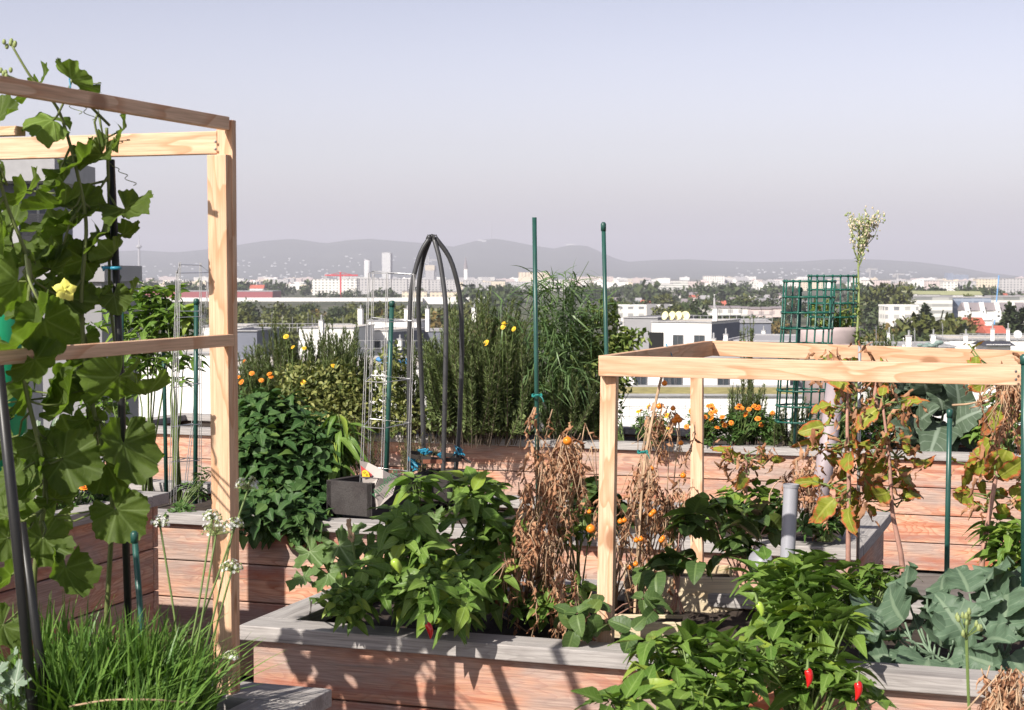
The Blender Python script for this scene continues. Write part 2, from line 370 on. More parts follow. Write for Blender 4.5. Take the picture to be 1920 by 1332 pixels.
def t_broad(w=.8, wav=.05, fold=.12, droop=.5, n=11, seed=0, lob=0.0):
    r_ = np.random.default_rng(seed); v = []; uv = []; ph = r_.uniform(0, 6.28, 4); ms = np.linspace(-1, 1, 11)
    for i in range(n+1):
        t = i/n; x = .04+.96*t; hw = .5*w*(sin(pi*min(1, max(0, .03+t*.97))**.72))**.62*(1-lob*(.5+.5*sin(t*21+ph[0])))+.012
        for s_ in ms:
            e = abs(s_); z = -droop*x*x+fold*e*hw*1.6+wav*e**2.2*(sin(t*17+ph[1]+s_*1.5)*.6+sin(t*31+ph[2]*s_)*.4)-.012*abs(sin(7*pi*(t-.2*e)))*(.3+e)
            v.append((x*(1-.12*droop*x)+.02*wav*sin(t*9), s_*hw+.03*wav*sin(t*23+ph[3]), z)); uv.append((t, s_))
    m = len(ms); f = [[i*m+j, i*m+j+1, i*m+j+m+1, i*m+j+m] for i in range(n) for j in range(m-1)]
    return np.array(v), [np.array(f)], np.array(uv)
def t_strip(n=5, w=.1, bend=.3, twist=0.0, tip=.1):
    v = []; uv = []
    for i in range(n+1):
        t = i/n; hw = w/2*(1-(1-tip)*t**2)*(1 if i else .7); a = twist*t
        v += [(t*(1-.2*bend*t), -hw*cos(a), -bend*t*t-hw*sin(a)), (t*(1-.2*bend*t), hw*cos(a), -bend*t*t+hw*sin(a))]; uv += [(t, -1), (t, 1)]
    return np.array(v), [np.array([[2*i, 2*i+1, 2*i+3, 2*i+2] for i in range(n)])], np.array(uv)
def t_dry(seed):
    r_ = np.random.default_rng(seed); n = 6; v = []; uv = []
    for i in range(n+1):
        t = i/n; hw = .115*sin(pi*min(1, t*.95+.05))**.8+.01; a = 1.3*sin(t*3+seed)+r_.normal()*.35
        c = np.array([t, .12*sin(4*t+seed), -.25*t*t+.06*r_.normal()])
        for s_ in (-1, 0, 1):
            v.append(c+np.array([.05*r_.normal(), s_*hw*cos(a), s_*hw*sin(a)+(.09 if s_ == 0 else 0)+.03*r_.normal()])); uv.append((t, s_))
    f = [[i*3+j, i*3+j+1, i*3+j+4, i*3+j+3] for i in range(n) for j in range(2)]
    return np.array(v), [np.array(f)], np.array(uv)
LANCE = [t_lance(.44, .3, .25), t_lance(.40, .45, .55), t_lance(.48, .2, .75, wav=.04), t_lance(.42, .5, .1)]
LONGL = [t_lance(.30, .4, .9), t_lance(.28, .5, 1.2, wav=.05)]
MINT = [t_lance(.62, .3, .2, 6, .4, .02, .06), t_lance(.58, .4, .45, 6, .4, .03, .06)]
SMALL = [t_lance(.5, .3, .2, 3, .45), t_lance(.45, .4, .4, 3, .45)]
STRAW = [t_broad(.74, .025, .2, .25, 9, 3, .03), t_broad(.72, .03, .25, .45, 9, 4, .03)]
SQUASH = [t_palm(5, .13, .14, 7, 84, .12+.06*(s_ % 3), 1.0, 1, .028, s_) for s_ in range(6)]
ZUCC = [t_palm(5, .42, .13, 6, 84, .1, .8, 1.1, .07, s_) for s_ in range(4)]
KOHL = [t_broad(.98+.06*s_, .17, .16, .2+.2*s_, 16, s_, .07) for s_ in range(4)]
CABB = [t_broad(.95, .10, .15, .35+.15*s_, 11, s_+9, .06) for s_ in range(4)]
AUT = [t_broad(.60+.05*s_, .10+.02*s_, .16, .1+.28*s_, 12, s_+20, .07) for s_ in range(5)]
NEED = [t_strip(1, .24, .15, 0, .35), t_strip(1, .22, -.1, 0, .35)]
BLADE = [t_strip(8, .042, b, tw, .05) for b, tw in ((.05, .5), (.2, 1), (.4, .4), (.75, .8))]
REED = [t_strip(7, .06, b, .6, .03) for b in (.3, .7, 1.2)]
DRY = [t_dry(s_) for s_ in range(6)]
def rv(n): return rng.normal(size=(n, 3))

# ------------------------------------------------------------------ plants
def ell(px, py, d, rx, rz, ry=None):
    k = d/F; return (W(px, py, d), np.array([rx*k, ry if ry else rx*k, rz*k]))
def sample(ells, n, shell):
    w = np.array([e[1].prod()**.67 for e in ells]); idx = rng.choice(len(ells), n, p=w/w.sum())
    o = rv(n); o /= np.linalg.norm(o, axis=1, keepdims=True); r = rng.random(n)**shell
    c = np.array([ells[i][0] for i in idx]); rad = np.array([ells[i][1] for i in idx])
    return c+o*rad*r[:, None], o
def rosette_bush(name, label, cat, base, ells, tips, per, tm, size, mat, stem='stem', lift=.25, shell=.45, group=None, sr=.004, part='foliage', levels=1, nstem=None, axis_up=.7):
    base = np.asarray(base, float); t = thing(name, label, cat, base, 0, group)
    P, O = sample(ells, tips, shell); b = MB(); st = MB()
    P = P[P[:, 2] > base[2]-.14]; tips = len(P)
    for i in range(tips):
        ax = nrm(nrm(P[i]-base)*.5+Z*axis_up+rng.normal(size=3)*.25)
        e1 = nrm(np.cross(ax, [.3, .9, .1])); e2 = np.cross(ax, e1); a0 = rng.random()*6.28
        for lv in range(levels):
            k = per; th = a0+lv*1.57+np.arange(k)*2*pi/k+rng.normal(size=k)*.25
            lf = lift+rng.normal(size=k)*.22
            D = (np.cos(th)[:, None]*e1+np.sin(th)[:, None]*e2)*np.cos(lf)[:, None]+ax*np.sin(lf)[:, None]
            N = ax*np.cos(lf)[:, None]-(np.cos(th)[:, None]*e1+np.sin(th)[:, None]*e2)*np.sin(lf)[:, None]+rv(k)*.12
            sc = rng.uniform(size[0], size[1], k)*(1-.22*(levels-1-lv) if levels > 1 and lv == levels-1 else 1)
            q = P[i]-ax*(levels-1-lv)*size[1]*.45
            for m in range(k): b.place(tm[rng.integers(len(tm))], q+D[m]*sc[m]*.04, D[m], N[m], sc[m])
    ns = min(tips, nstem or tips)
    for i in rng.choice(tips, ns, replace=False):
        m = base+(P[i]-base)*.5+np.array([0, 0, .08*np.linalg.norm(P[i]-base)])+rng.normal(size=3)*.012
        q0 = base+np.array([rng.normal()*.02, rng.normal()*.02, -.03])
        st.tube([q0, base*.6+m*.4+rng.normal(size=3)*.006, m, (m+P[i])/2+rng.normal(size=3)*.006, P[i]], [sr*1.6, sr*1.4, sr, sr*.8, sr*.5], 5)
    b.build(part, M[mat], t, smooth=True); st.build('stems', M[stem], t, smooth=True)
    return t, P
def needle_bush(name, label, cat, base, shoots, mat='rosemary', nl=.028, per=90, lean=.12, tm=NEED, group=None, spread=.08, bare=.12, sr=.004):
    base = np.asarray(base, float); t = thing(name, label, cat, base, 0, group); b = MB(); st = MB()
    for tip in shoots:
        tip = np.asarray(tip, float)
        q0 = base+np.array([rng.normal()*spread, rng.normal()*spread*.6, -.02]); q0[:2] = q0[:2]*.25+.75*(base[:2]+(tip[:2]-base[:2])*.8)+rng.normal(size=2)*.015
        if rng.random() < .45: f_ = rng.uniform(.15, .55); q0 = q0*(1-f_)+(tip+base)/2*f_; tip = tip+rng.normal(size=3)*A(.06, .05, .03)
        mid = (q0+tip)/2+rng.normal(size=3)*.03
        tt = np.linspace(0, 1, 9)[:, None]; C = (1-tt)**2*q0+2*tt*(1-tt)*mid+tt**2*tip
        st.tube(C, np.linspace(sr, sr*.35, 9), 4)
        s_ = rng.uniform(bare, 1, per); s_ = s_[:, None]; pos = (1-s_)**2*q0+2*s_*(1-s_)*mid+s_**2*tip
        tan = nrm(tip-q0); o = rv(per); o -= tan*(o@tan)[:, None]; o /= np.linalg.norm(o, axis=1, keepdims=True)
        D = o*.8+tan*(.35+.8*s_)+rv(per)*.12
        sc = rng.uniform(.7, 1.2, per)*nl*(1.15-.45*s_[:, 0]); h = rng.integers(len(tm), size=per)
        for k in range(len(tm)): m = h == k; b.place(tm[k], pos[m], D[m], tan+o[m]*-.5+rv(m.sum())*.2, sc[m])
    b.build('foliage', M[mat], t, smooth=True); st.build('stems', M['bark'], t)
    return t
def scatter_bush(name, label, cat, base, ells, n, tm, size, mat, stem='stem', up=.7, droop=.25, shell=.5, group=None, nst=14, sr=.004, part='foliage'):
    base = np.asarray(base, float); t = thing(name, label, cat, base, 0, group); P, O = sample(ells, n, shell); b = MB(); st = MB()
    D = O*.7+rv(n)*.6-Z*droop; N = Z*up+O*.5+rv(n)*.4; sc = rng.uniform(size[0], size[1], n); h = rng.integers(len(tm), size=n)
    for k in range(len(tm)): m = h == k; b.place(tm[k], P[m], D[m], N[m], sc[m])
    for i in rng.choice(n, min(n, nst), replace=False):
        m = (base+P[i])/2+rng.normal(size=3)*.03
        st.tube([base+A(0, 0, -.03), (base+m)/2+rng.normal(size=3)*.015, m, P[i]], [sr*1.4, sr*1.1, sr*.8, sr*.4], 5)
    b.build(part, M[mat], t, smooth=True)
    if nst: st.build('stems', M[stem], t)
    return t
def big_leaves(t, stemb, specs, tms, mat, d, base, N0, jit=.25, name='leaf', prad=.004, rs=1.0):
    """each spec (px,py,r_px,dd,[normal]) becomes one leaf part with its petiole drawn into stemb"""
    for i, sp in enumerate(specs):
        px, py, r, dd = sp[:4]; c = W(px, py, d+dd); L = rs*r*(d+dd)/F/.62
        n = nrm(np.array(sp[4] if len(sp) > 4 else N0)+rng.normal(size=3)*jit)
        b0 = base(c) if callable(base) else np.asarray(base)
        x = c-b0; x = x-n*x.dot(n); x = nrm(nrm(x)+rng.normal(size=3)*.2)
        b = MB(); org = c-x*L*.12
        b.place(tms[i % len(tms)], org, x, n, L); b.build(name, M[mat], t, smooth=True)
        m = (b0+org)/2+A(0, 0, -.02)+rng.normal(size=3)*.015
        stemb.tube([b0, (b0+m)/2+rng.normal(size=3)*.006, m, org], [prad*1.3, prad*1.1, prad, prad*.9], 5)
def flower_mesh(mb, c, up, r, pet=9, mi=0, mc=1, layers=2):
    tm = t_lance(.6, -.1, .25, 3, .65, 0, 0, .1)
    up = nrm(up); e1 = nrm(np.cross(up, [.2, .9, .3])); e2 = np.cross(up, e1)
    for l in range(layers):
        th = np.arange(pet)*2*pi/pet+l*.35; lf = .15+.45*l
        D = (np.cos(th)[:, None]*e1+np.sin(th)[:, None]*e2)*cos(lf)+up*sin(lf)
        mb.place(tm, np.repeat(np.asarray(c)[None], pet, 0), D, up-D*.3, r*(1-.25*l), mi)
    mb.ball(np.asarray(c)+up*r*.12, r*.3, 7, 5, mi=mc)
def flowers(t, stemb, pts, base, r, mat='orange', cen='rustpetal', name='flower_head', up=(-.2, -.6, .7)):
    for p in pts:
        p = np.asarray(p); b = MB(); flower_mesh(b, p, np.array(up)+rng.normal(size=3)*.3, r*rng.uniform(.85, 1.15)); b.build(name, [M[mat], M[cen]], t, smooth=True)
        stemb.tube([base, (p+base)/2+rng.normal(size=3)*.02, p], .0025, 4)

exec_parts = []
# ================================================================== SETTING
ZG = -21.0
def gmat(name, cols, sc, rough=.95):
    t = NT(name); v = t.obj((1, 1, 1), False); n = t.noise(v, sc, 6, .6); n2 = t.noise(v, sc*9, 4, .6)
    c = t.mix(t.ramp(n, [(.35, 0), (.65, 1)]), cols[0], cols[1]); c = t.mix(t.ramp(n2, [(.5, 0), (.7, 1)]), c, cols[2])
    return t.fin(t.pr(c, rough))
M['land'] = gmat('plain_land', ((.045, .06, .028), (.10, .10, .06), (.17, .15, .12)), .004)
M['hill'] = gmat('hill_woods', ((.030, .045, .025), (.055, .070, .038), (.04, .055, .03)), .002)
t_ = NT('deck_pavers'); bv = t_.n('ShaderNodeTexBrick'); t_.t.links.new(t_.obj((1, 1, 1), False), bv.inputs['Vector'])
bv.offset = 0; bv.inputs['Scale'].default_value = 2.0; bv.inputs['Brick Width'].default_value = 1.0; bv.inputs['Row Height'].default_value = 1.0; bv.inputs['Mortar Size'].default_value = .015
bv.inputs['Color1'].default_value = (.15, .14, .13, 1); bv.inputs['Color2'].default_value = (.19, .175, .165, 1); bv.inputs['Mortar'].default_value = (.04, .04, .035, 1)
M['deck'] = t_.fin(t_.pr(t_.mix(t_.ramp(t_.noise(t_.obj((1, 1, 1), False), 9, 6, .65), [(.35, .0), (.65, .5)]), bv.outputs[0], (.07, .065, .06)), .9))

def grid_sheet(name, x0, x1, y0, y1, nx, ny, zf, mat, kind='structure'):
    xs = np.linspace(x0, x1, nx+1); ys = np.linspace(y0, y1, ny+1); X, Y = np.meshgrid(xs, ys)
    b = MB(); i = np.arange(ny)[:, None]*(nx+1); j = np.arange(nx)[None]
    b.add(np.stack([X, Y, zf(X, Y)], -1).reshape(-1, 3), np.stack([i+j, i+j+1, i+nx+2+j, i+nx+1+j], -1).reshape(-1, 4))
    return tag(b.build(name, M[mat], smooth=True), kind=kind)
grid_sheet('ground', -24000, 24000, -800, 23000, 8, 8, lambda x, y: x*0+ZG, 'land')
ridge = [(-700, 500), (-300, 488), (0, 480), (180, 473), (262, 469), (330, 473), (400, 466), (440, 460), (490, 452), (546, 447), (580, 451), (610, 456), (650, 450), (690, 447), (740, 451), (790, 455), (850, 462), (880, 454), (902, 449), (930, 447), (960, 452), (1000, 460), (1040, 466), (1058, 461), (1075, 459), (1098, 460), (1120, 469), (1150, 483), (1175, 491), (1230, 487), (1290, 486), (1350, 489), (1420, 491), (1500, 490), (1560, 486), (1640, 486), (1720, 491), (1790, 500), (1850, 511), (1920, 519), (2200, 523), (2600, 523)]
def hills(x, y):
    D = 13500.0; px = 960+x/D*F*(D/np.maximum(y, 1))
    zt = np.interp(px, [p[0] for p in ridge], [p[1] for p in ridge])
    top = CZ+(515-zt)*D/F-ZG
    nz = sum(np.sin(x/w+y/(w*1.3)+p)*np.cos(y/w*.8-x/(w*2.1)+p*2)*a for w, p, a in ((1300, .3, 24), (620, 1.7, 12)))
    t = np.clip((y-8800)/(D-8800), 0, 1); prof = np.where(y <= D, (.06*t+.94*t**2.1), 1-((y-D)/6000)**1.5)
    return ZG-1+np.maximum(0, top)*np.clip(prof, -.1, 1)+nz*np.clip(t, 0, 1)*np.clip((D+100-y)/1200, 0, 1)*np.clip(top/150, 0, 1)
grid_sheet('hills', -14000, 14000, 8800, 18000, 420, 40, hills, 'hill')
def hill_z(x, y): return float(hills(np.array([x]), np.array([y]))[0])
b = MB()                                               # pale specks of far villages on the slopes
for i in range(170):
    px = rng.choice([rng.uniform(250, 860), rng.uniform(430, 700), rng.uniform(1380, 1720)]); y = rng.uniform(9300, 12000)+rng.normal()*200; x = (px-960)/F*y
    b.box((x, y, hill_z(x, y)+6), (rng.uniform(6, 20), 8, rng.uniform(4, 8)))
for px, y in ((900, 13380), (1065, 13450), (908, 13300), (1072, 13440)):
    x = (px-960)/F*y; b.box((x, y, hill_z(x, y)+10), (34, 15, 11))
tag(b.build('hillside_villages', M['blind']), 'pale specks of far villages scattered over the hazy slopes', 'houses', kind='stuff')
b = MB(); x = (922-960)/F*13500; z0 = hill_z(x, 13500); b.tube([(x, 13500, z0), (x, 13500, z0+130)], 3, 5)
tag(b.build('radio_mast', M['concrete']), 'thin radio mast on the summit of the highest hill', 'mast')

# ---- sky / sun
SUND = -(V*.73+U*.27-Z*.62); SUND = nrm(SUND); elev = math.asin(SUND[2]); az = math.atan2(SUND[0], SUND[1])
w = bpy.data.worlds.new('World'); S.world = w; w.use_nodes = True; nt = w.node_tree; nt.nodes.clear()
sky = nt.nodes.new('ShaderNodeTexSky'); sky.sky_type = 'NISHITA'; sky.sun_disc = False; sky.sun_elevation = elev; sky.sun_rotation = az % (2*pi)
sky.air_density = 1.0; sky.dust_density = 3.0; sky.ozone_density = 1.0; sky.altitude = 150
hs = nt.nodes.new('ShaderNodeHueSaturation'); hs.inputs['Saturation'].default_value = .55; hs.inputs['Hue'].default_value = .52
nt.links.new(sky.outputs[0], hs.inputs['Color'])
tcw = nt.nodes.new('ShaderNodeTexCoord'); sxw = nt.nodes.new('ShaderNodeSeparateXYZ'); nt.links.new(tcw.outputs['Generated'], sxw.inputs[0])
rw = nt.nodes.new('ShaderNodeValToRGB'); nt.links.new(sxw.outputs[2], rw.inputs[0])      # hazy sky: pale band low down, deeper zenith
while len(rw.color_ramp.elements) < 4: rw.color_ramp.elements.new(.5)
for e_, (p_, c_) in zip(rw.color_ramp.elements, ((0, (1.42, 1.31, 1.36)), (.17, (.74, .73, .80)), (.4, (.34, .35, .42)), (1, (.24, .25, .32)))): e_.position = p_; e_.color = (*c_, 1)
mw = nt.nodes.new('ShaderNodeMix'); mw.data_type = 'RGBA'; mw.blend_type = 'MULTIPLY'; mw.inputs[0].default_value = 1; nt.links.new(hs.outputs[0], mw.inputs[6]); nt.links.new(rw.outputs[0], mw.inputs[7])
bg = nt.nodes.new('ShaderNodeBackground'); bg.inputs['Strength'].default_value = .12
wo = nt.nodes.new('ShaderNodeOutputWorld'); nt.links.new(mw.outputs[2], bg.inputs[0]); nt.links.new(bg.outputs[0], wo.inputs[0])
sl = bpy.data.lights.new('sun', 'SUN'); sl.energy = 4.4; sl.angle = R(.5); sl.color = (1, .94, .85); so = bpy.data.objects.new('sun', sl); COL.objects.link(so)
import mathutils
so.rotation_euler = mathutils.Vector(tuple(SUND)).to_track_quat('Z', 'Y').to_euler(); so.location = (-4, -6, 12)
# ---- haze
b = MB(); b.box((0, 10600, 240), (56000, 24400, 2*(240-ZG+1)))
hz = tag(b.build('haze', []), kind='stuff')
hm = bpy.data.materials.new('haze_air'); hm.use_nodes = True; hm.node_tree.nodes.clear()
pv = hm.node_tree.nodes.new('ShaderNodeVolumePrincipled'); pv.inputs['Color'].default_value = (.88, .88, 1.0, 1); pv.inputs['Density'].default_value = 1.05e-4; pv.inputs['Anisotropy'].default_value = 0.0
ho = hm.node_tree.nodes.new('ShaderNodeOutputMaterial'); hm.node_tree.links.new(pv.outputs[0], ho.inputs['Volume']); hz.data.materials.clear(); hz.data.materials.append(hm)

# ---- camera
cam = bpy.data.cameras.new('camera'); co = bpy.data.objects.new('camera', cam); COL.objects.link(co); S.camera = co
cam.sensor_width = 36; cam.lens = 36*F/1920; cam.clip_start = .1; cam.clip_end = 60000
co.location = (0, 0, CZ); co.rotation_euler = (pi/2-PITCH, 0, 0)
cam.dof.use_dof = True; cam.dof.focus_distance = 8.0; cam.dof.aperture_fstop = 13
S.view_settings.view_transform = 'Standard'; S.view_settings.look = 'None'; S.view_settings.exposure = .8; S.view_settings.gamma = 1
S.cycles.use_denoising = True; S.cycles.max_bounces = 6; S.cycles.volume_bounces = 0; S.cycles.transparent_max_bounces = 4; S.cycles.transmission_bounces = 4
S.cycles.sample_clamp_indirect = 4; S.cycles.caustics_reflective = False; S.cycles.caustics_refractive = False

# ================================================================== CITY
def sized(px0, px1, pyt, d): return W(px0, pyt, d), W(px1, pyt, d)
def block(name, label, cat, x0, x1, yt, d, depth, mat, roof='roofgrey', base=None, yaw=0.0, group=None, par=.6):
    a = W(x0, yt, d); e = W(x1, yt, d); h = a[2]-(ZG if base is None else base); wd = e[0]-a[0]; cx = (a[0]+e[0])/2
    t = thing(name, label, cat, (cx, d+depth/2, a[2]-h), yaw, group); b = MB(); b.box((0, 0, h/2), (wd, depth, h)); b.build('wall', mat, t, False)
    r = MB(); r.box((0, 0, h+par/2-.05), (wd+.3, depth+.3, par)); r.build('roof', M[roof], t, False)
    return t, wd, h, depth
# far districts: countable blocks, each a thing
gl = 'small pale building in the far city below the hills'
mats = [WM['white'], WM['cream'], WM['pink'], WM['grey'], M['plaster']]
def farb(px, yt, d, wpx, mat, grp, label, dep=30):
    a = W(px-wpx/2, yt, d); e = W(px+wpx/2, yt, d); b = MB(); h = a[2]-ZG; wd = e[0]-a[0]
    o_ = np.array([(a[0]+e[0])/2, d, ZG]); b.box((0, dep/2, h/2), (wd, dep, h))
    if rng.random() < .6: b.box((wd*rng.uniform(-.3, .3), dep/2, h+1.2), (wd*.2, dep*.3, 2.4))
    o = b.build('city_block', mat); o.location = tuple(o_); tag(o, label, 'building', grp)
for i in range(150):
    d = rng.uniform(4200, 7600); px = rng.uniform(200, 1960); farb(px, 515+23*F/(d*F)*F-rng.uniform(2.5, 10.5)*4500/d, d, rng.uniform(12, 40), mats[rng.integers(5)], 'pale buildings of the far city', gl)
for i in range(70):
    d = rng.uniform(2300, 3600); px = rng.uniform(1130, 1960) if i % 5 else rng.uniform(860, 1130); farb(px, 515+23*F/d-rng.uniform(9, 17)*2600/d, d, rng.uniform(16, 46), mats[rng.integers(5)], 'pale blocks of the nearer city on the right', 'pale apartment block among trees in the nearer city on the right')
for i in range(26):
    d = rng.uniform(2100, 3200); px = rng.uniform(270, 580); farb(px, 515+23*F/d-rng.uniform(7, 14)*2600/d, d, rng.uniform(14, 40), mats[rng.integers(5)], 'low pale blocks behind the red hall', 'low pale block behind the long red hall')
def solo(name, label, cat, x0, x1, yt, d, depth, mat, **k): return block(name, label, cat, x0, x1, yt, d, depth, mat, **k)
# landmarks
tw, wd, h, dp = solo('skyscraper', 'tall white gridded skyscraper standing above the grey slab flats', 'tower', 716, 732, 474, 5500, 24, WM['tower'])
b = MB(); b.box((wd/2+2.4, 4, h/2), (4.8, 20, h*.985)); b.build('side_wing', M['greyplaster'], tw, False)
tw = thing('round_tower', 'pale round tower left of the tall skyscraper', 'tower', (*W(689.5, 500, 5400)[:2], ZG)); b = MB(); hh = W(0, 489, 5400)[2]-ZG
b.lathe([(11.5, 0), (11.5, hh-3), (10.5, hh), (0.1, hh)], n=20); b.build('wall', WM['tower'], tw, False, True); b = MB(); b.lathe([(8, hh), (8, hh+3), (.1, hh+3)], n=16); b.build('roof', M['concrete'], tw, False)
tw, wd, h, dp = solo('unfinished_tower', 'grey tower under construction with yellow top floors', 'tower', 798, 814, 508, 5200, 26, WM['grey'])
b = MB(); b.box((0, 0, h+9), (wd*1.12, 27, 16)); b.build('formwork', WM['cream'], tw, False); b = MB(); b.box((wd/2+3, 2, h/2+8), (6, 22, h+16)); b.build('stair_core', M['greyplaster'], tw, False)
def crane(name, label, px, yb, yt, d, j0, j1, yj, mat):
    p = W(px, yt, d); t = thing(name, label, 'crane', (p[0], d, ZG)); k = d/F; b = MB(); h = p[2]-ZG; w_ = max(1.2, .0009*d)
    b.box((0, 0, h/2), (w_, w_, h)); b.build('mast', M[mat], t, False); b = MB(); zj = W(px, yj, d)[2]-ZG
    b.beam(((j0-px)*k, 0, zj), ((j1-px)*k, 0, zj+ (1 if j1 > j0 else -1)*0), w_*.7, w_*.9); b.build('jib', M[mat], t, False)
    b = MB(); b.box(((j0-px)*k*.95, 0, zj-w_*1.2), (w_*2.2, w_, w_*1.8)); b.build('counterweight', M['concrete'], t, False)
    b = MB(); b.tube([((j0-px)*k*.8, 0, zj), (0, 0, h), ((j1-px)*k*.8, 0, zj)], w_*.15, 4); b.build('stay_cable', M[mat], t, False)
crane('tower_crane', 'red tower crane in front of the long white flats', 638.5, 560, 511, 1700, 609, 671, 516.5, 'cranered')
crane('tower_crane', 'faint far crane over the unfinished tower', 803, 525, 480, 5300, 797, 818, 488, 'concrete')
crane('tower_crane', 'thin far crane above pale blocks right of the flowering weed', 1631, 525, 503, 4200, 1626, 1645, 505, 'concrete')
crane('tower_crane', 'thin grey crane near the pale blocks at far right', 1683, 530, 513, 3500, 1676, 1696, 514.5, 'concrete')
tw = thing('tv_tower', 'slender pale television tower with a bulb near its top', 'tower', (*W(261, 500, 6000)[:2], ZG)); hh = W(0, 461, 6000)[2]-ZG; b = MB()
b.lathe([(8, 0), (4.6, hh*.3), (3.6, hh*.93)], n=12); b.build('shaft', M['concrete'], tw, False, True); b = MB(); b.lathe([(4, hh*.92), (11, hh*.965), (9, hh*1.0), (2, hh*1.03), (1.2, hh*1.3), (.2, hh*1.32)], n=14); b.build('pod', M['concrete'], tw, False, True)
tw = thing('church', 'small church with a thin pointed spire right of the obelisk', 'church', (*W(873, 500, 4600)[:2], ZG)); b = MB(); b.box((0, 0, 19), (9, 9, 38)); b.build('bell_tower', M['plaster'], tw, False); b = MB(); b.lathe([(6, 38), (.2, 72)], n=8); b.build('spire', M['greyroof'], tw, False)
solo('white_flats', 'long white flats with red balconies behind the crane', 'apartment block', 585, 673, 524, 1900, 12, WM['white'])
solo('white_flats', 'white end block beside the long white flats', 'apartment block', 660, 669, 523, 1870, 20, WM['white'])
for i, (x0, x1, yt, d) in enumerate(((670, 708, 523.5, 2000), (708, 733, 524, 1985), (734, 763, 524, 2000), (764, 786, 525, 2015), (786, 804, 525, 2030), (804, 826, 525.5, 2050), (826, 858, 526, 2100), (868, 888, 526, 2120))):
    solo('slab_flats', 'grey windowed slab of flats in a stepped row behind the wire cage and obelisk', 'apartment block', x0, x1, yt, d+(i % 2)*14, 14, WM['grey'], group='grey slab flats in a stepped row')
solo('ribbed_tower_block', 'beige ribbed tower block behind the tall green stake', 'apartment block', 972, 1031, 511, 3500, 22, WM['ribs'])
solo('white_flats', 'low cream block of flats in front of the ribbed tower block', 'apartment block', 999, 1066, 526, 2400, 14, WM['white'])
solo('office_block', 'wide pale block with terraces below the twin peak hill', 'office', 1083, 1150, 519, 3600, 40, WM['pink'])
solo('tower_block', 'white high rise standing alone below the right hills', 'apartment block', 1320, 1359, 518, 3000, 20, WM['white'])
solo('flat_roof_hall', 'low grey hall with a flat overhanging roof', 'hall', 1222, 1262, 533, 2300, 40, WM['band'])
solo('flat_roof_hall', 'grey flat roofed hall with a white upper box', 'hall', 1262, 1290, 527, 2300, 40, WM['band'])
solo('white_house', 'white stepped building left of the high rise', 'building', 1234, 1256, 522, 2500, 30, M['plaster'])
solo('glass_office', 'blue grey glass office tower far at right', 'office', 1777, 1788, 512, 5200, 40, WM['glassy'])
solo('glass_office', 'lower glass office beside the blue grey tower', 'office', 1789, 1816, 515, 5400, 40, WM['glassy'])
solo('pink_flats', 'pinkish white flats behind the flowering weed', 'apartment block', 1613, 1670, 526, 2500, 16, WM['pink'])
solo('white_flats', 'white flats with yellow balconies at right', 'apartment block', 1769, 1796, 528, 1900, 16, WM['white'])
solo('grey_flats', 'grey flats joined to the white flats at right', 'apartment block', 1796, 1830, 528, 1905, 16, WM['grey'])
solo('cream_flats', 'cream block of flats left of the blue pole', 'apartment block', 1831, 1874, 523.5, 2000, 16, WM['cream'])
solo('grey_flats', 'grey and dark flats at the right edge of the skyline', 'apartment block', 1876, 1960, 523, 2050, 18, WM['grey'])
solo('pale_flats', 'long pale flats behind the school at right', 'apartment block', 1738, 1770, 527, 2200, 16, WM['pink'])
# middle distance
t, wd, h, dp = solo('red_hall', 'long dark red clad hall behind the tree belt', 'hall', 150, 511, 547, 1620, 60, M['redhall'])
t, wd, h, dp = solo('station_roof', 'very long low white roof in front of the red hall', 'roof', 130, 792, 560, 1280, 14, M['plaster'], base=W(0, 565.5, 1280)[2], par=.5, roof='plaster')
b = MB()
for k in range(14): b.box((-wd/2+wd*(k+.5)/14, 0, -1.7), (.6, .6, 3.4))
b.build('column', M['concrete'], t, False)
solo('station_roof', 'short low white roof right of the obelisk', 'roof', 985-192, 912, 559, 1290, 14, M['plaster'], base=W(0, 563, 1290)[2]-3, roof='plaster')
solo('yellow_villa', 'pale yellow villa between the wire cage and obelisk', 'house', 754, 800, 547, 1450, 14, WM['cream'], roof='greyroof')
solo('yellow_villa', 'pale yellow villa partly behind the obelisk tubes', 'house', 806, 858, 548, 1480, 14, WM['cream'], roof='greyroof')
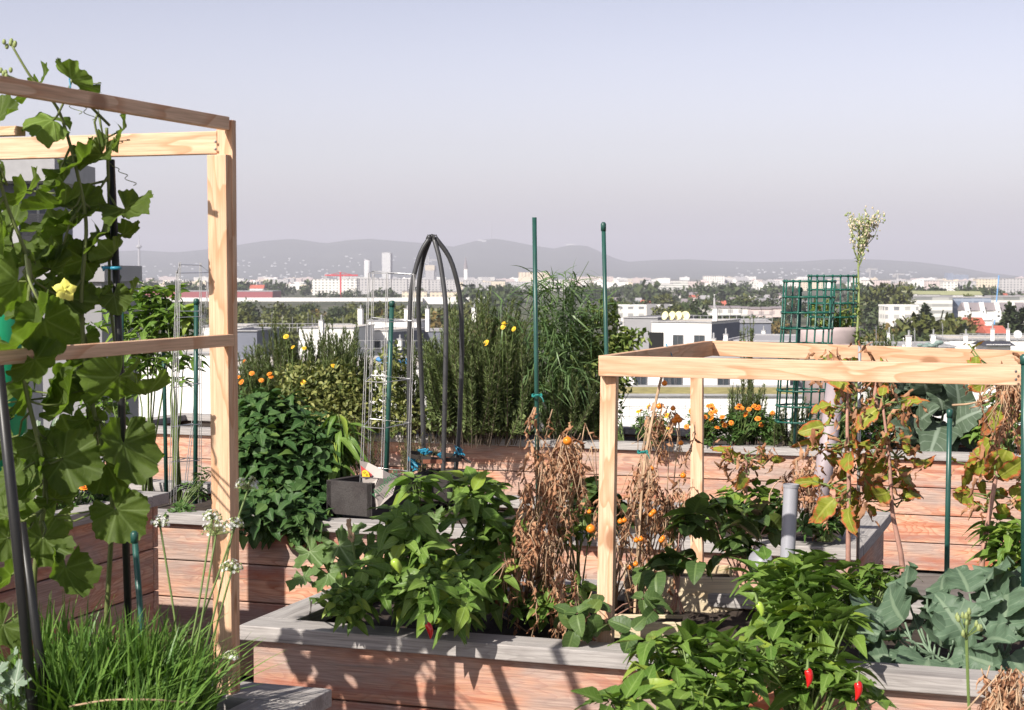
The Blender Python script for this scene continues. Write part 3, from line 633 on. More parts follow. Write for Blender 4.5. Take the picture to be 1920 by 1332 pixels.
def gabled(name, label, x0, x1, ye, yr, yb, d, depth, wall, roof, gables=0, group=None):
    a = W(x0, ye, d); e = W(x1, ye, d); zr = W(0, yr, d)[2]; zb = W(0, yb, d)[2]; wd = e[0]-a[0]; t = thing(name, label, 'house', ((a[0]+e[0])/2, d, zb), 0, group)
    h = a[2]-zb; hr = zr-zb; b = MB(); b.box((0, depth/2, h/2), (wd, depth, h)); b.build('wall', wall, t, False); b = MB()
    b.add([(-wd/2-.3, -.4, h-.1), (wd/2+.3, -.4, h-.1), (wd/2+.3, depth/2, hr), (-wd/2-.3, depth/2, hr), (wd/2+.3, depth+.4, h-.1), (-wd/2-.3, depth+.4, h-.1)], [np.array([[0, 1, 2, 3], [3, 2, 4, 5]]), np.array([[0, 3, 5], [1, 4, 2]])]); b.build('roof', roof, t, False)
    for i in range(gables):
        cx = -wd/2+wd*(i+.12)/gables; gw = wd/gables*.36; b = MB(); y0 = -1.0
        b.add([(cx-gw/2, y0, 0), (cx+gw/2, y0, 0), (cx+gw/2, y0, h*.75), (cx, y0, hr*1.03), (cx-gw/2, y0, h*.75), (cx-gw/2, depth*.5, 0), (cx+gw/2, depth*.5, 0), (cx+gw/2, depth*.5, h*.75), (cx, depth*.5, hr*1.03), (cx-gw/2, depth*.5, h*.75)], [np.array([[0, 1, 2, 4], [0, 5, 6, 1], [1, 6, 7, 2], [4, 9, 5, 0], [2, 7, 8, 3], [3, 8, 9, 4]]), np.array([[4, 2, 3]])]); b.build('gable', M['plaster'], t, False)
        b = MB(); b.box((cx, y0-.06, h*.85), (gw*.2, .1, gw*.25)); b.box((cx, y0-.06, h*.4), (gw*.4, .1, gw*.3)); b.build('window', M['glass'], t, False)
    return t
gabled('terrace_row', 'white terraced houses with four steep gables and grey roofs', 1810, 1925, 582, 568, 600, 560, 9, M['plaster'], M['greyroof'], 4)
gabled('red_roof_house', 'small house with dull red roof behind conifers', 1815, 1846, 607, 596, 620, 470, 8, M['plaster'], M['redroof'])
gabled('red_roof_house', 'white gabled house beside the dull red roof', 1832, 1862, 600, 590, 616, 500, 8, M['plaster'], M['plaster'])
gabled('red_roof_house', 'house with bright red roof left of the white dish', 1853, 1888, 625, 612, 640, 330, 8, M['greyplaster'], M['redroof'])
gabled('red_roof_house', 'pinkish house front under low red roof', 1816, 1850, 616, 607, 627, 420, 8, M['plaster'], M['redroof'])
gabled('red_roof_house', 'far house with orange red roof above the red hall', 468, 494, 541, 534.5, 548, 1750, 14, M['plaster'], M['redroof'])
for i, (x0, x1, ye, yr) in enumerate(((1682, 1705, 553, 546), (1700, 1720, 551, 545.5), (1722, 1762, 552, 546), (1764, 1812, 553, 546), (1812, 1842, 553, 546.5))):
    gabled('green_roof_house', 'terraced house with pale green roof above the school', x0, x1, ye, yr, 562, 1000, 12, M['plaster'], M['greenmetal'], 0, 'terraced houses with pale green roofs')
t, wd, h, dp = solo('school', 'long white school with banded galleries at right', 'school', 1710, 1786, 557, 820, 16, WM['band'])
solo('school', 'blue glazed link of the long school', 'school', 1786, 1862, 559, 825, 14, WM['glassy'])
solo('school', 'white banded school wing at the right edge', 'school', 1864, 1960, 557, 820, 16, WM['band'])
solo('white_house', 'white two storey house behind the rosemary at right', 'house', 1661, 1722, 575, 620, 12, WM['white'], roof='plaster')
t, wd, h, dp = solo('white_terrace', 'white flat roofed terrace with grey stair towers left of the dishes', 'house', 1163, 1262, 575, 640, 12, WM['white'], roof='plaster')
for s_ in (-.03, .4): b = MB(); b.box((wd*s_*.6+2, -6.9, h/2+.5), (3.4, 1.6, h+1)); b.build('stair_tower', M['greyplaster'], t, False)
for i, (x0, x1, yt) in enumerate(((1294, 1312, 574), (1312, 1330, 574), (1330, 1350, 573.5), (1350, 1370, 574), (1370, 1390, 574), (1390, 1405, 575))):
    gabled('row_house', 'white row house with grey roof behind the railing and chimney', x0, x1-.6, yt+3, yt, yt+18, 660, 9, WM['white'], M['greyroof'], 0, 'white row houses with grey roofs')
for i, (x0, x1, yt) in enumerate(((1408, 1428, 576), (1428, 1448, 576), (1448, 1468, 575))):
    gabled('row_house', 'white row house with warm base left of the green mesh', x0, x1-.6, yt+3, yt, yt+20, 640, 9, WM['pink'], M['greyroof'], 0, 'row houses left of the green mesh')
for i in range(60):
    d = rng.uniform(900, 1700); px = rng.uniform(1130, 1480) if i % 2 else rng.uniform(1640, 1960); k = d/F; wp = rng.uniform(8, 22); yb_ = 515+23*F/d; hh_ = rng.uniform(5, 8)/k
    gabled('small_house', 'small pale house among the trees of the middle distance', px-wp/2, px+wp/2, yb_-hh_*.62, yb_-hh_, yb_+2, d, 9, (M['plaster'], WM['pink'], WM['cream'], WM['white'])[i % 4], M[('greyroof', 'redroof', 'roofgrey', 'greyroof')[rng.integers(4)]], 0, 'small houses among the trees')
solo('warehouse', 'long low grey warehouse seen through the green mesh', 'warehouse', 1420, 1520, 563, 1000, 30, M['roofgrey'])
b = MB(); p0 = W(1865, 562, 780); p1 = W(1873, 517, 790); b.beam((p0[0], p0[1], ZG), p1, .5, .5); tag(b.build('leaning_pole', M['bluetarp']), 'thin leaning blue pole at right above the school', 'pole')

# trees: three crowns, copied
def crown_tree(name, mat, h, rx, n, kind, seed):
    r_ = np.random.default_rng(seed); b = MB(); tm = t_strip(1, .8, 0, 0, .6); lobes = []
    if kind == 'round':
        for i in range(9): a = r_.uniform(0, 6.28); lobes.append((np.array([cos(a)*rx*.5*r_.random()**.5, sin(a)*rx*.5, h*r_.uniform(.26, .8)]), rx*r_.uniform(.4, .62)))
        pts = []
        for c, r in lobes:
            o = r_.normal(size=(n//9, 3)); o /= np.linalg.norm(o, axis=1, keepdims=True); pts.append(c+o*r*np.array([1, 1, .85])*r_.uniform(.75, 1.08, (n//9, 1)))
        P = np.concatenate(pts); ctr = np.array([0, 0, h*.55])
    else:
        zz = r_.random(n)**.8; lay = np.floor(zz*9)/9; rr = rx*(1-zz)**.8*(.55+.45*np.cos((zz-lay)*9*1.4))*r_.uniform(.6, 1.1, n); a = r_.uniform(0, 6.28, n)
        P = np.stack([rr*np.cos(a), rr*np.sin(a), h*(.12+.88*zz)], 1); ctr = np.array([0, 0, h*.35])
    O = P-ctr; O /= np.linalg.norm(O, axis=1, keepdims=True); D = r_.normal(size=P.shape)+O*.3; N = O+r_.normal(size=P.shape)*.5+Z*.3
    b.place(tm, P, D, N, r_.uniform(.5, 1.15, len(P))*rx*.22)
    t = thing(name, None, None); b.build('crown', M[mat], t, False)
    s_ = MB(); s_.tube([(0, 0, 0), (0, 0, h*.3), (.1, 0, h*.7)], [h*.028, h*.022, h*.008], 6)
    for i in range(5): a = r_.uniform(0, 6.28); s_.tube([(0, 0, h*.25), (cos(a)*rx*.25, sin(a)*rx*.25, h*.45), (cos(a)*rx*.55, sin(a)*rx*.55, h*.6)], [h*.014, h*.01, h*.004], 5)
    s_.build('trunk', M['bark'], t, False); return t
protos = {'dark': [crown_tree('broadleaf_tree', 'tree1', 11, 5, 760, 'round', s_) for s_ in (1, 2)], 'olive': [crown_tree('broadleaf_tree', 'tree2', 9, 4.4, 760, 'round', s_) for s_ in (3, 4)], 'rust': [crown_tree('broadleaf_tree', 'tree3', 9, 4, 700, 'round', 5)], 'conif': [crown_tree('conifer_tree', 'conif', 12, 4.2, 900, 'cone', s_) for s_ in (6, 7)]}
used = set()
def tree(kind, px, yb, d, s_, label, group, single=None):
    o = protos[kind][rng.integers(len(protos[kind]))]; loc = (W(px, 600, d)[0], d, ZG if yb is None else W(px, yb, d)[2])
    sc = (s_*rng.uniform(.9, 1.2), s_*rng.uniform(.9, 1.2), s_*rng.uniform(.85, 1.12))
    if o.name in used: c = dup(o, loc, rng.uniform(0, 6.28), sc)
    else: used.add(o.name); c = o; c.location = tuple(map(float, loc)); c.rotation_euler = (0, 0, rng.uniform(0, 6.28)); c.scale = sc
    if 'group' in c: del c['group']
    tag(c, label, 'tree', group); return c
def belt(n, x0, x1, d0, d1, kinds, t0, t1, label, group):       # t0..t1: range of crown tops in the view
    for i in range(n):
        d = rng.uniform(d0, d1); k_ = kinds[rng.integers(len(kinds))]; h_ = 11 if k_ == 'dark' else 9
        tree(k_, rng.uniform(x0, x1), None, d, max(.45, (515+23*F/d-rng.uniform(t0, t1))*d/F/h_), label, group)
far_b = MB()
def far_belt(n, x0, x1, d0, d1, t0, t1):
    for i in range(n):
        d = rng.uniform(d0, d1); px = rng.uniform(x0, x1); h_ = (515+23*F/d-rng.uniform(t0, t1))*d/F; w_ = h_*rng.uniform(.5, .8); c = np.array([(px-960)/F*d, d, ZG+h_*.5])
        m = 110; o = rv(m); o /= np.linalg.norm(o, axis=1, keepdims=True); P = c+o*np.array([w_, w_, h_*.5])*rng.uniform(.7, 1.05, (m, 1))*(1+.25*np.sin(o[:, :1]*5+i))
        far_b.place(t_strip(1, .8, 0, 0, .6), P, rv(m), o+rv(m)*.5, rng.uniform(.25, .5, m)*w_)
belt(66, 430, 940, 600, 840, ['dark', 'dark', 'dark', 'olive'], 562, 580, 'tree in the dark belt in front of the long white roof', 'dark tree belt before the white roof')
belt(66, 420, 960, 420, 560, ['olive', 'olive', 'olive', 'rust', 'dark'], 580, 600, 'olive green tree in the nearer belt behind the white rooftops', 'olive tree belt behind the rooftops')
belt(14, 230, 430, 700, 1000, ['dark', 'olive'], 564, 584, 'tree behind the wire cage left of the timber post', 'trees behind the left wire cage')
belt(48, 1140, 1490, 680, 950, ['dark', 'olive', 'dark'], 552, 578, 'tree in the green belt behind the white terrace and row houses', 'green belt behind the row houses')
belt(10, 1250, 1300, 560, 660, ['olive', 'dark'], 562, 580, 'green tree between the white terrace and the row houses', 'trees between terrace and row houses')
belt(8, 1310, 1470, 520, 600, ['dark', 'rust'], 578, 600, 'small tree in front of the row houses', 'trees before the row houses')
belt(26, 1600, 1690, 640, 1000, ['olive', 'dark', 'dark'], 538, 575, 'tall tree behind the flowering weed', 'trees behind the flowering weed')
belt(12, 1780, 1940, 850, 1050, ['dark', 'olive'], 548, 566, 'bushy tree beside the school at right', 'trees beside the school')
belt(52, 1630, 1890, 330, 470, ['olive', 'olive', 'rust', 'dark'], 600, 640, 'olive or rusty bush in the band above the right rooftops', 'bushes above the right rooftops')
far_belt(34, 260, 590, 1700, 2100, 526, 546); far_belt(26, 590, 900, 1500, 1800, 541, 555); far_belt(34, 880, 1010, 1050, 2200, 536, 560); far_belt(110, 1060, 1490, 1300, 2300, 533, 552)
far_belt(40, 1690, 1960, 1150, 1700, 536, 552); far_belt(14, 1590, 1700, 1200, 1800, 534, 545); far_belt(30, 1060, 1960, 2400, 3200, 528, 536); far_belt(16, 800, 1060, 2200, 3000, 529, 540)
far_belt(90, -900, 250, 700, 2600, 530, 575); far_belt(90, 1970, 2900, 500, 2600, 530, 590)
tag(far_b.build('distant_woodland', M['tree1']), 'dark woodland running between the far city blocks', 'woodland', kind='stuff')
for px, d, s_, lb in ((1735, 470, 1.25, 'largest green conifer standing before the white banded school'), (1782, 440, 1.0, 'dark rounded conifer left of the dull red roof'), (1808, 410, .9, 'grey green conifer directly before the dull red roof'), (1690, 480, .95, 'dark conifer before the white two storey house'), (1668, 470, .8, 'small dark conifer behind the rosemary at right'), (1893, 380, 1.25, 'big dark conifer above the bright red roof'), (1918, 390, 1.35, 'big dark conifer at the right edge of the photo'), (1832, 300, .5, 'small dark conifer left of the bright red roof')):
    tree('conif', px, None, d, s_, lb, None)

# ---- nearer rooftops
def pane(t, cx, cz, w_, h_, y, glass='glass', name='window'):
    b = MB(); f = .07
    for q in ((cx-w_/2+f/2, cz, f, h_), (cx+w_/2-f/2, cz, f, h_), (cx, cz+h_/2-f/2, w_-2*f, f), (cx, cz-h_/2+f/2, w_-2*f, f), (cx, cz, f, h_-2*f)): b.box((q[0], y-.04, q[1]), (q[2], .14, q[3]))
    fr_ = b.build('window', M['frame'], t, False)
    b = MB(); b.box((cx-w_*.23, y-.01, cz), (w_*.42, .06, h_-2*f)); b.box((cx+w_*.23, y-.01, cz), (w_*.42, .06, h_-2*f)); b.build('pane', M[glass], fr_, False)
def chimney(px, y0, y1, d, wpx, label, loc=None, mat='plaster'):
    p = W(px, y1, d); k = d/F; h = (y1-y0)*k; w_ = wpx*k; t = thing('chimney', label, 'chimney', p, -.35)
    b = MB(); b.box((0, 0, h/2-.15), (w_, w_*.9, h-.3)); b.build('shaft', M[mat], t, False)
    b = MB(); b.box((0, 0, h-.25), (w_*1.25, w_*1.15, .1)); cp_ = b.build('cap', M['concrete'], t, False)
    b = MB(); b.lathe([(w_*.2, h-.2), (w_*.2, h+.15), (w_*.28, h+.18), (.01, h+.3)], n=10); b.build('flue', M['rail'], cp_, False)
def roofblk(name, label, x0, x1, yt, d, depth, wall='plaster', roof='gravel', yaw=-.33, drop=None, side=None):
    a = W(x0, yt, d); e = W(x1, yt, d); wd = (e[0]-a[0])/cos(yaw); zb = ZG if drop is None else a[2]-drop; h = a[2]-zb
    c = (a+e)/2; t = thing(name, label, 'building', (c[0]+sin(-yaw)*depth/2, c[1]+cos(yaw)*depth/2, zb), yaw)
    b = MB(); b.box((0, 0, h/2), (wd, depth, h)); b.build('wall', M[wall], t, False)
    b = MB(); b.box((0, 0, h+.003), (wd-.5, depth-.5, .1)); b.build('roof', M[roof], t, False)
    b = MB()
    for q in ((0, -depth/2, wd+.2, .35), (0, depth/2, wd+.2, .35)): b.box((q[0], q[1], h+.1), (q[2], q[3], .14))
    for q in (-wd/2, wd/2): b.box((q, 0, h+.1), (.3, depth-.35, .139))
    b.build('parapet', M['concrete'], t, False)
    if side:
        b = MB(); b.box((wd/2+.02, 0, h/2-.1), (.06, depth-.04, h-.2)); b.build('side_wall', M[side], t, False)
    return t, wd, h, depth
def railing(name, label, pts, hgt, posts, mat='rail', n=2, r=.02):
    pts = [np.asarray(p, float) for p in pts]; t = thing(name, label, 'railing', pts[0]); b = MB(); L = [0]
    for a, c in zip(pts, pts[1:]): L.append(L[-1]+np.linalg.norm(c-a))
    for k in range(n): b.tube([p+A(0, 0, hgt*(k+1)/n) for p in pts], r, 5)
    b.build('rail', M[mat], t)
    for s_ in np.linspace(0, L[-1], posts):
        i = max(0, min(len(pts)-2, int(np.searchsorted(L, s_, 'right')-1))); f = (s_-L[i])/(L[i+1]-L[i]); p = pts[i]*(1-f)+pts[i+1]*f
        b = MB(); b.tube([p, p+A(0, 0, hgt)], r, 5); b.build('post', M[mat], t)
# white house with two windows and the four dishes
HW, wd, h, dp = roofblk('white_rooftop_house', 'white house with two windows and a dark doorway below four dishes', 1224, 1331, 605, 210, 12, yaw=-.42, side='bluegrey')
for px in (1272, 1310):
    f = (px-1224)/(1331-1224)-.5; pane(HW, f*wd, h-2.25, 1.35, 1.45, -dp/2)
b = MB(); b.box((-wd*.42, -dp/2-.03, h-2.7), (1.9, .1, 2.9)); b.build('doorway', M['hole'], HW, False)
roofblk('grey_rooftop_wing', 'long blue grey wing behind the white house with two windows', 1329, 1445, 606, 222, 14, 'bluegrey', 'roofgrey', -.1)
roofblk('rooftop_house', 'grey rooftop house with pale rounded roof left of the dishes', 1170, 1232, 597, 235, 14, 'greyplaster', 'roofgrey', -.5)
for i, px in enumerate((1247, 1260, 1272, 1285)):
    p = W(px, 605, 214); t = thing('satellite_dish', ('cream dish tilted most edge-on, leftmost of the four', 'second cream satellite dish from the left on the white house', 'third cream satellite dish from the left on the white house', 'widest cream dish, rightmost of the four on the white house')[i], 'satellite dish', p, .0)
    yaw = (.95, .85, .7, .15)[i]; ax = np.array([[cos(yaw), -sin(yaw), 0], [.25*sin(yaw), .25*cos(yaw), .97], [sin(yaw), cos(yaw), -.25]]); ax = np.array([nrm(r) for r in ax])
    b = MB(); b.lathe([(.02, .16), (.3, .12), (.46, .03), (.56, -.05), (.54, -.06), (.4, .0), (.02, .12)], (0, 0, .86), 20, 0, ax*1.0); b.build('dish', M['dish'], t, False, True)
    b = MB(); b.tube([(0, 0, -.1), (0, .1, .5)], .035, 6); b.tube([(0, .05, .4), (-sin(yaw)*.4, -cos(yaw)*.4, .62)], .02, 5); b.build('mount', M['rail'], t, False)
chimney(1341, 575, 606, 215, 8, 'tall white chimney right of the four dishes')
chimney(1339.5, 556, 576, 216, 3.2, 'thin flue pipe rising above the tall white chimney', mat='concrete')
chimney(1338, 630, 640, 150, 9, 'low white roof vent just above the side beam')
chimney(1361, 622, 640, 150, 7.5, 'taller white roof vent above the back beam')
chimney(1432, 616, 626, 190, 7, 'small white roof vent left of the green mesh')
railing('roof_railing', 'steel railing along the roof of the blue grey wing', [W(1300, 606, 224), W(1448, 604, 226)], .95, 12, n=2, r=.05)
MR, wd, h, dp = roofblk('metal_roof', 'sloping grey seamed metal roof behind the mesh', 1360, 1500, 642, 150, 16, 'greyplaster', 'roofgrey', -.3, 6)
# row below: facade with windows, sedum strip, white wall
FB, wd, h, dp = roofblk('white_facade', 'white facade with dark windows seen under the front beam', 1130, 1480, 672, 138, 10, yaw=-.05)
for px in (1202, 1255, 1268, 1356):
    pane(FB, ((px-1130)/350-.5)*wd, h-1.75, .95, .95, -dp/2)
SB, wd, h, dp = roofblk('sedum_roof_block', 'low white block with a brownish sedum roof under the frame', 1120, 1520, 744, 112, 9, 'plaster', 'greenroof', -.04)
railing('roof_railing', 'thin white railing in front of the sedum roof block', [W(1150, 800, 60), W(1480, 796, 62)], 1.05, 6, n=3, r=.009)
railing('roof_railing', 'pale railing behind the marigolds between the frame posts', [W(1180, 790, 86), W(1460, 790, 86)], 1.3, 5, n=2, r=.014)
# left rooftops
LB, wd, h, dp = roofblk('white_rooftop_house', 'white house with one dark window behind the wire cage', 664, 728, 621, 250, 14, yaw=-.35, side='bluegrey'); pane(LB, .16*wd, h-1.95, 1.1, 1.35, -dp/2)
roofblk('grey_rooftop_wing', 'blue grey wing behind the obelisk tubes', 727, 840, 622, 262, 12, 'bluegrey', 'roofgrey', -.1)
roofblk('rooftop_cabin', 'low white roof cabin with dark eaves behind the wire cage', 688, 790, 603, 275, 9, 'plaster', 'darkroof', -.1)
roofblk('white_rooftop_house', 'plain white wall with a chimney between two rosemaries', 560, 664, 616, 235, 14, yaw=-.12)
roofblk('dark_rooftop_house', 'dark grey rooftop house right of the timber post', 425, 482, 622, 200, 12, 'bluegrey', 'darkroof', -.1)
roofblk('white_rooftop_house', 'low white roof edge behind the dark rooftop house', 380, 462, 613, 240, 10, yaw=0)
roofblk('gravel_roof_block', 'wide white block with gravel roof behind the shrubs', 400, 940, 690, 118, 14, 'plaster', 'gravel', -.05)
roofblk('white_rooftop_house', 'white wall glimpsed between the leaves left of the post', 250, 400, 664, 130, 10, yaw=0)
for px, y0, y1, d, wp, lb in ((603, 596, 660, 160, 8, 'tall white chimney between the two rosemaries'), (676.5, 576, 618, 250, 9, 'white chimney left of the wire cage top'), (765, 576, 604, 255, 11, 'grey white chimney left of the obelisk tubes'), (802, 576, 622, 255, 7, 'narrow white chimney between the obelisk tubes'), (890, 574, 604, 255, 9, 'white chimney behind the rosemary tips'), (750, 632, 656, 200, 8, 'short white vent behind the obelisk'), (345, 575, 600, 260, 10, 'white chimney inside the left wire cage')):
    chimney(px, y0, y1, d, wp, lb)
railing('roof_railing', 'grey railing on the roof left of the chimney', [W(440, 622, 238), W(660, 622, 238)], 1.1, 16, n=2, r=.045)
railing('roof_railing', 'pale railing before the white walls behind the shrubs', [W(560, 668, 120), W(900, 668, 122)], 1.1, 12, n=2, r=.022)
b = MB(); c = W(735, 686, 121)
for i in range(9): b.ball(c+A(rng.normal()*.6, rng.normal()*.3, .25+rng.normal()*.22), rng.uniform(.25, .5), 8, 6, (1, .7, .6))
tag(b.build('tarpaulin', M['bluetarp']), 'crumpled bright blue tarpaulin behind the wire cage', 'tarpaulin')
# right rooftops
roofblk('white_rooftop_house', 'white parapet roof at right behind the back beam', 1776, 1990, 638, 175, 10, yaw=-.08)
gabled('roof_cabin', 'white roof cabin with sloping dark side at right', 1850, 1895, 646, 641, 668, 128, 3, M['plaster'], M['darkroof'])
roofblk('low_roof', 'low roof edge above the back beam at right', 1640, 1790, 652, 160, 10, 'plaster', 'roofgrey', -.05)
for px, y0, y1, d, wp, lb in ((1667, 619, 655, 165, 6, 'narrow chimney behind the rosemary tips at right'), (1704, 625, 655, 160, 10.5, 'white chimney with vent grille left of the tarpaulin'), (1750, 623, 655, 165, 8, 'white chimney behind the grey tarpaulin'), (1811, 623, 652, 160, 8, 'white chimney right of the grey tarpaulin'), (1861, 612, 640, 150, 7, 'grey chimney with a tall flue before the red roof'), (1890, 612, 640, 155, 6, 'narrow chimney left of the white dish'), (1694, 640, 655, 150, 4, 'small vent left of the grille chimney')):
    chimney(px, y0, y1, d, wp, lb)
chimney(1861, 594, 613, 151, 3, 'thin flue pipe above the grey chimney at right', mat='rail')
railing('roof_railing', 'steel railing on the white parapet roof at right', [W(1640, 656, 158), W(1780, 656, 158)], .75, 9, n=2, r=.03)
railing('roof_railing', 'slanted steel railing behind the grey chimney at right', [W(1800, 640, 172), W(1930, 640, 172)], .75, 12, n=3, r=.03)
p = W(1908, 640, 140); t = thing('satellite_dish', 'round white satellite dish at the right edge', 'satellite dish', p); b = MB(); ax = np.array([[1, 0, 0], [0, .2, .98], [0, .98, -.2]])
b.lathe([(.01, .12), (.16, .1), (.27, .03), (.34, -.04), (.32, -.05), (.2, .05), (.01, .09)], (0, 0, .55), 24, 0, ax); b.build('dish', M['whitedish'], t, False, True); b = MB(); b.tube([(0, 0, -.3), (0, .1, .45)], .03, 6); b.tube([(0, .05, .3), (0, -.4, .5)], .015, 5); b.build('mount', M['rail'], t, False)
b = MB(); c = W(1744, 652, 140)
for i in range(12): b.ball(c+A(rng.normal()*.45, rng.normal()*.2, .08+abs(rng.normal())*.16), rng.uniform(.16, .3), 8, 6, (1.4, .8, .7))
tag(b.build('tarpaulin', M['tarp']), 'grey green tarpaulin bundle among the white chimneys at right', 'tarpaulin')
def masts(n, x0, x1, yt0, yt1, yb, d, label, grp):
    for i in range(n):
        px = rng.uniform(x0, x1); b = MB(); p = W(px, yb, d); q = W(px, rng.uniform(yt0, yt1), d); b.tube([(0, 0, 0), q-p], .03, 4); o = b.build('lightning_rod', M['rail']); o.location = tuple(p); tag(o, label, 'rod', grp)
masts(12, 440, 760, 575, 600, 622, 230, 'thin lightning rod on the left white rooftops', 'lightning rods on the left rooftops')
masts(6, 1640, 1830, 605, 630, 652, 160, 'thin lightning rod on the right rooftops', 'lightning rods on the right rooftops')

# modern building with balcony at left
D0 = 75.0; k = D0/F
t = thing('balcony_building', 'modern grey building with a roofed balcony at the left edge', 'building', (W(30, 400, D0)[0], D0, ZG)); ox, oz = W(30, 400, D0)[0], ZG
def bb(name, x0, x1, y0, y1, dy0, dy1, mat):
    a = W(x0, y0, D0); e = W(x1, y1, D0); b = MB(); b.box(((a[0]+e[0])/2, D0+(dy0+dy1)/2, (a[2]+e[2])/2), (e[0]-a[0], dy1-dy0, a[2]-e[2])); return b.build(name, M[mat], t)
bb('roof_slab', -260, 106, 296, 340, -.3, 7, 'concrete'); bb('balcony_floor', -260, 106, 457, 470, 0, 7, 'concrete')
bb('wall', -260, 60, 341, 456, 2.2, 7, 'bluegrey'); bb('downpipe', 46, 50, 341, 456, 1.9, 2.1, 'blind'); bb('parapet', -60, 36, 396, 457, -.05, .25, 'concrete')
bb('lower_wall', -260, 30, 471, 2300, 1.0, 8, 'concrete')
b = MB(); a = W(37, 402, D0); e = W(105, 402, D0); zb = W(0, 456, D0)[2]
for i in range(30): x = a[0]+(e[0]-a[0])*i/29; b.box((x, D0+.1, (a[2]+zb)/2), (.03, .05, a[2]-zb))
b.box(((a[0]+e[0])/2, D0+.1, zb+.16), (e[0]-a[0], .03, .28)); b.box(((a[0]+e[0])/2, D0+.1, a[2]), (e[0]-a[0], .06, .05)); b.build('railing', M['darkrail'], t)
b = MB(); c = W(62, 450, D0)
for i in range(5): b.box(c+A(0, 1.2, .15+.16*i), (1.0-.1*i, .06, .07))
b.box(c+A(-.4, 1.3, .4), (.06, .5, .9)); b.box(c+A(.4, 1.3, .35), (.06, .5, .8)); tag(b.build('balcony_chair', M['darkrail']), 'dark slatted chair behind the balcony railing at left', 'chair')
scatter_bush('balcony_plant', 'small yellowish plant on the balcony parapet', 'plant', W(22, 396, D0+.1), [ell(22, 386, D0+.1, 10, 9)], 120, SMALL, (.06, .12), 'varieg', nst=5)
solo('grey_wall_house', 'plain grey flat roofed house behind the vine leaves at left', 'house', 78, 190, 526, 62, 6, M['greyplaster'], roof='roofgrey', base=-8)

# our own roof terrace
b = MB(); b.box((0, 5.5, -10.6), (40, 23, 20.8)); b.build('roof_building', M['plaster']); tag(bpy.data.objects['roof_building'], kind='structure')
b = MB(); b.box((0, 5.5, -.1), (40.2, 23.2, .2)); b.build('terrace_floor', M['deck']); tag(bpy.data.objects['terrace_floor'], kind='structure')

# ================================================================== RAISED BEDS
def raised_bed(label, corner, L, Dp, top=.8, rimw=.14, rim_t=.05, over=.036, boards=4, flip=1):
    """corner = outer front-left rim corner; runs L along the bed direction and Dp away from the viewer"""
    t = thing('raised_bed', label, 'raised bed', (corner[0], corner[1], 0), -AL)
    bh = (top-rim_t-.02)/boards; g = .006
    def board(x, y, z, ln, th, hh, rot, mat, nm, k=0):
        b = MB(); b.box((0, 0, 0), (ln, th, hh)); o = b.build(nm, M[mat], t, False); o.location = (x, y, z); o.rotation_euler = (0, 0, rot)
        bv = o.modifiers.new('b', 'BEVEL'); bv.width = .004; bv.segments = 2
    x0, x1, y0, y1 = over, L-over, over, Dp-over
    for k in range(boards):
        z = .02+bh*(k+.5); jit = rng.uniform(-.002, .002)
        board((x0+x1)/2, y0+.02+jit, z, x1-x0, .04, bh-g, 0, 'larch', 'front_board'); board((x0+x1)/2, y1-.02, z, x1-x0, .04, bh-g, 0, 'larch', 'back_board')
        board(x0+.02, (y0+y1)/2, z, y1-y0-.084, .04, bh-g, pi/2, 'larch', 'side_board'); board(x1-.02+jit, (y0+y1)/2, z, y1-y0-.084, .04, bh-g, pi/2, 'larch', 'side_board')
    zr = top-rim_t/2; ns = max(1, round(L/2.2)); ll = L/ns
    for i in range(ns):
        for y in (rimw/2, Dp-rimw/2): board(ll*(i+.5), y, zr, ll-.004, rimw, rim_t, 0, 'rim', 'rim_plank')
    for x in (rimw/2, L-rimw/2): board(x, Dp/2, zr-.001, Dp-2*rimw-.006, rimw, rim_t, pi/2, 'rim', 'rim_plank')
    b = MB(); n = 24; xs = np.linspace(.07, L-.07, n*2); ys = np.linspace(.07, Dp-.07, n); X, Y = np.meshgrid(xs, ys); H = top-.075+rng.normal(size=X.shape)*.008
    i = np.arange(n-1)[:, None]*(2*n); j = np.arange(2*n-1)[None]; b.add(np.stack([X, Y, H], -1).reshape(-1, 3), np.stack([i+j, i+j+1, i+2*n+1+j, i+2*n+j], -1).reshape(-1, 4)); b.build('soil', M['soil'], t, False, True)
    return t
C1 = G(447, 1172); raised_bed('raised bed in the foreground centre with pepper plants and the tomato frame', C1, 3.3, 1.2)
C2r = G(1612, 1030); raised_bed('middle raised bed with the mint mound and the obelisk', C2r-U*4.4, 4.4, 1.2)
C3 = G(1846, 853); raised_bed('long back raised bed with rosemary and the big planter', C3-U*6.6, 7.8, 1.25)
P4 = W(318, 923, 7.4); raised_bed('shaded taller raised bed at left behind the vine', A(P4[0], P4[1], 0)-U*2.2-V*1.9, 2.2, 1.9, top=float(P4[2]), boards=5)
C5 = G(624, 1292); raised_bed('nearest raised bed at bottom left with chives and timber trellis', C5-U*2.4-V*2.2, 2.4, 2.2, rimw=.17)

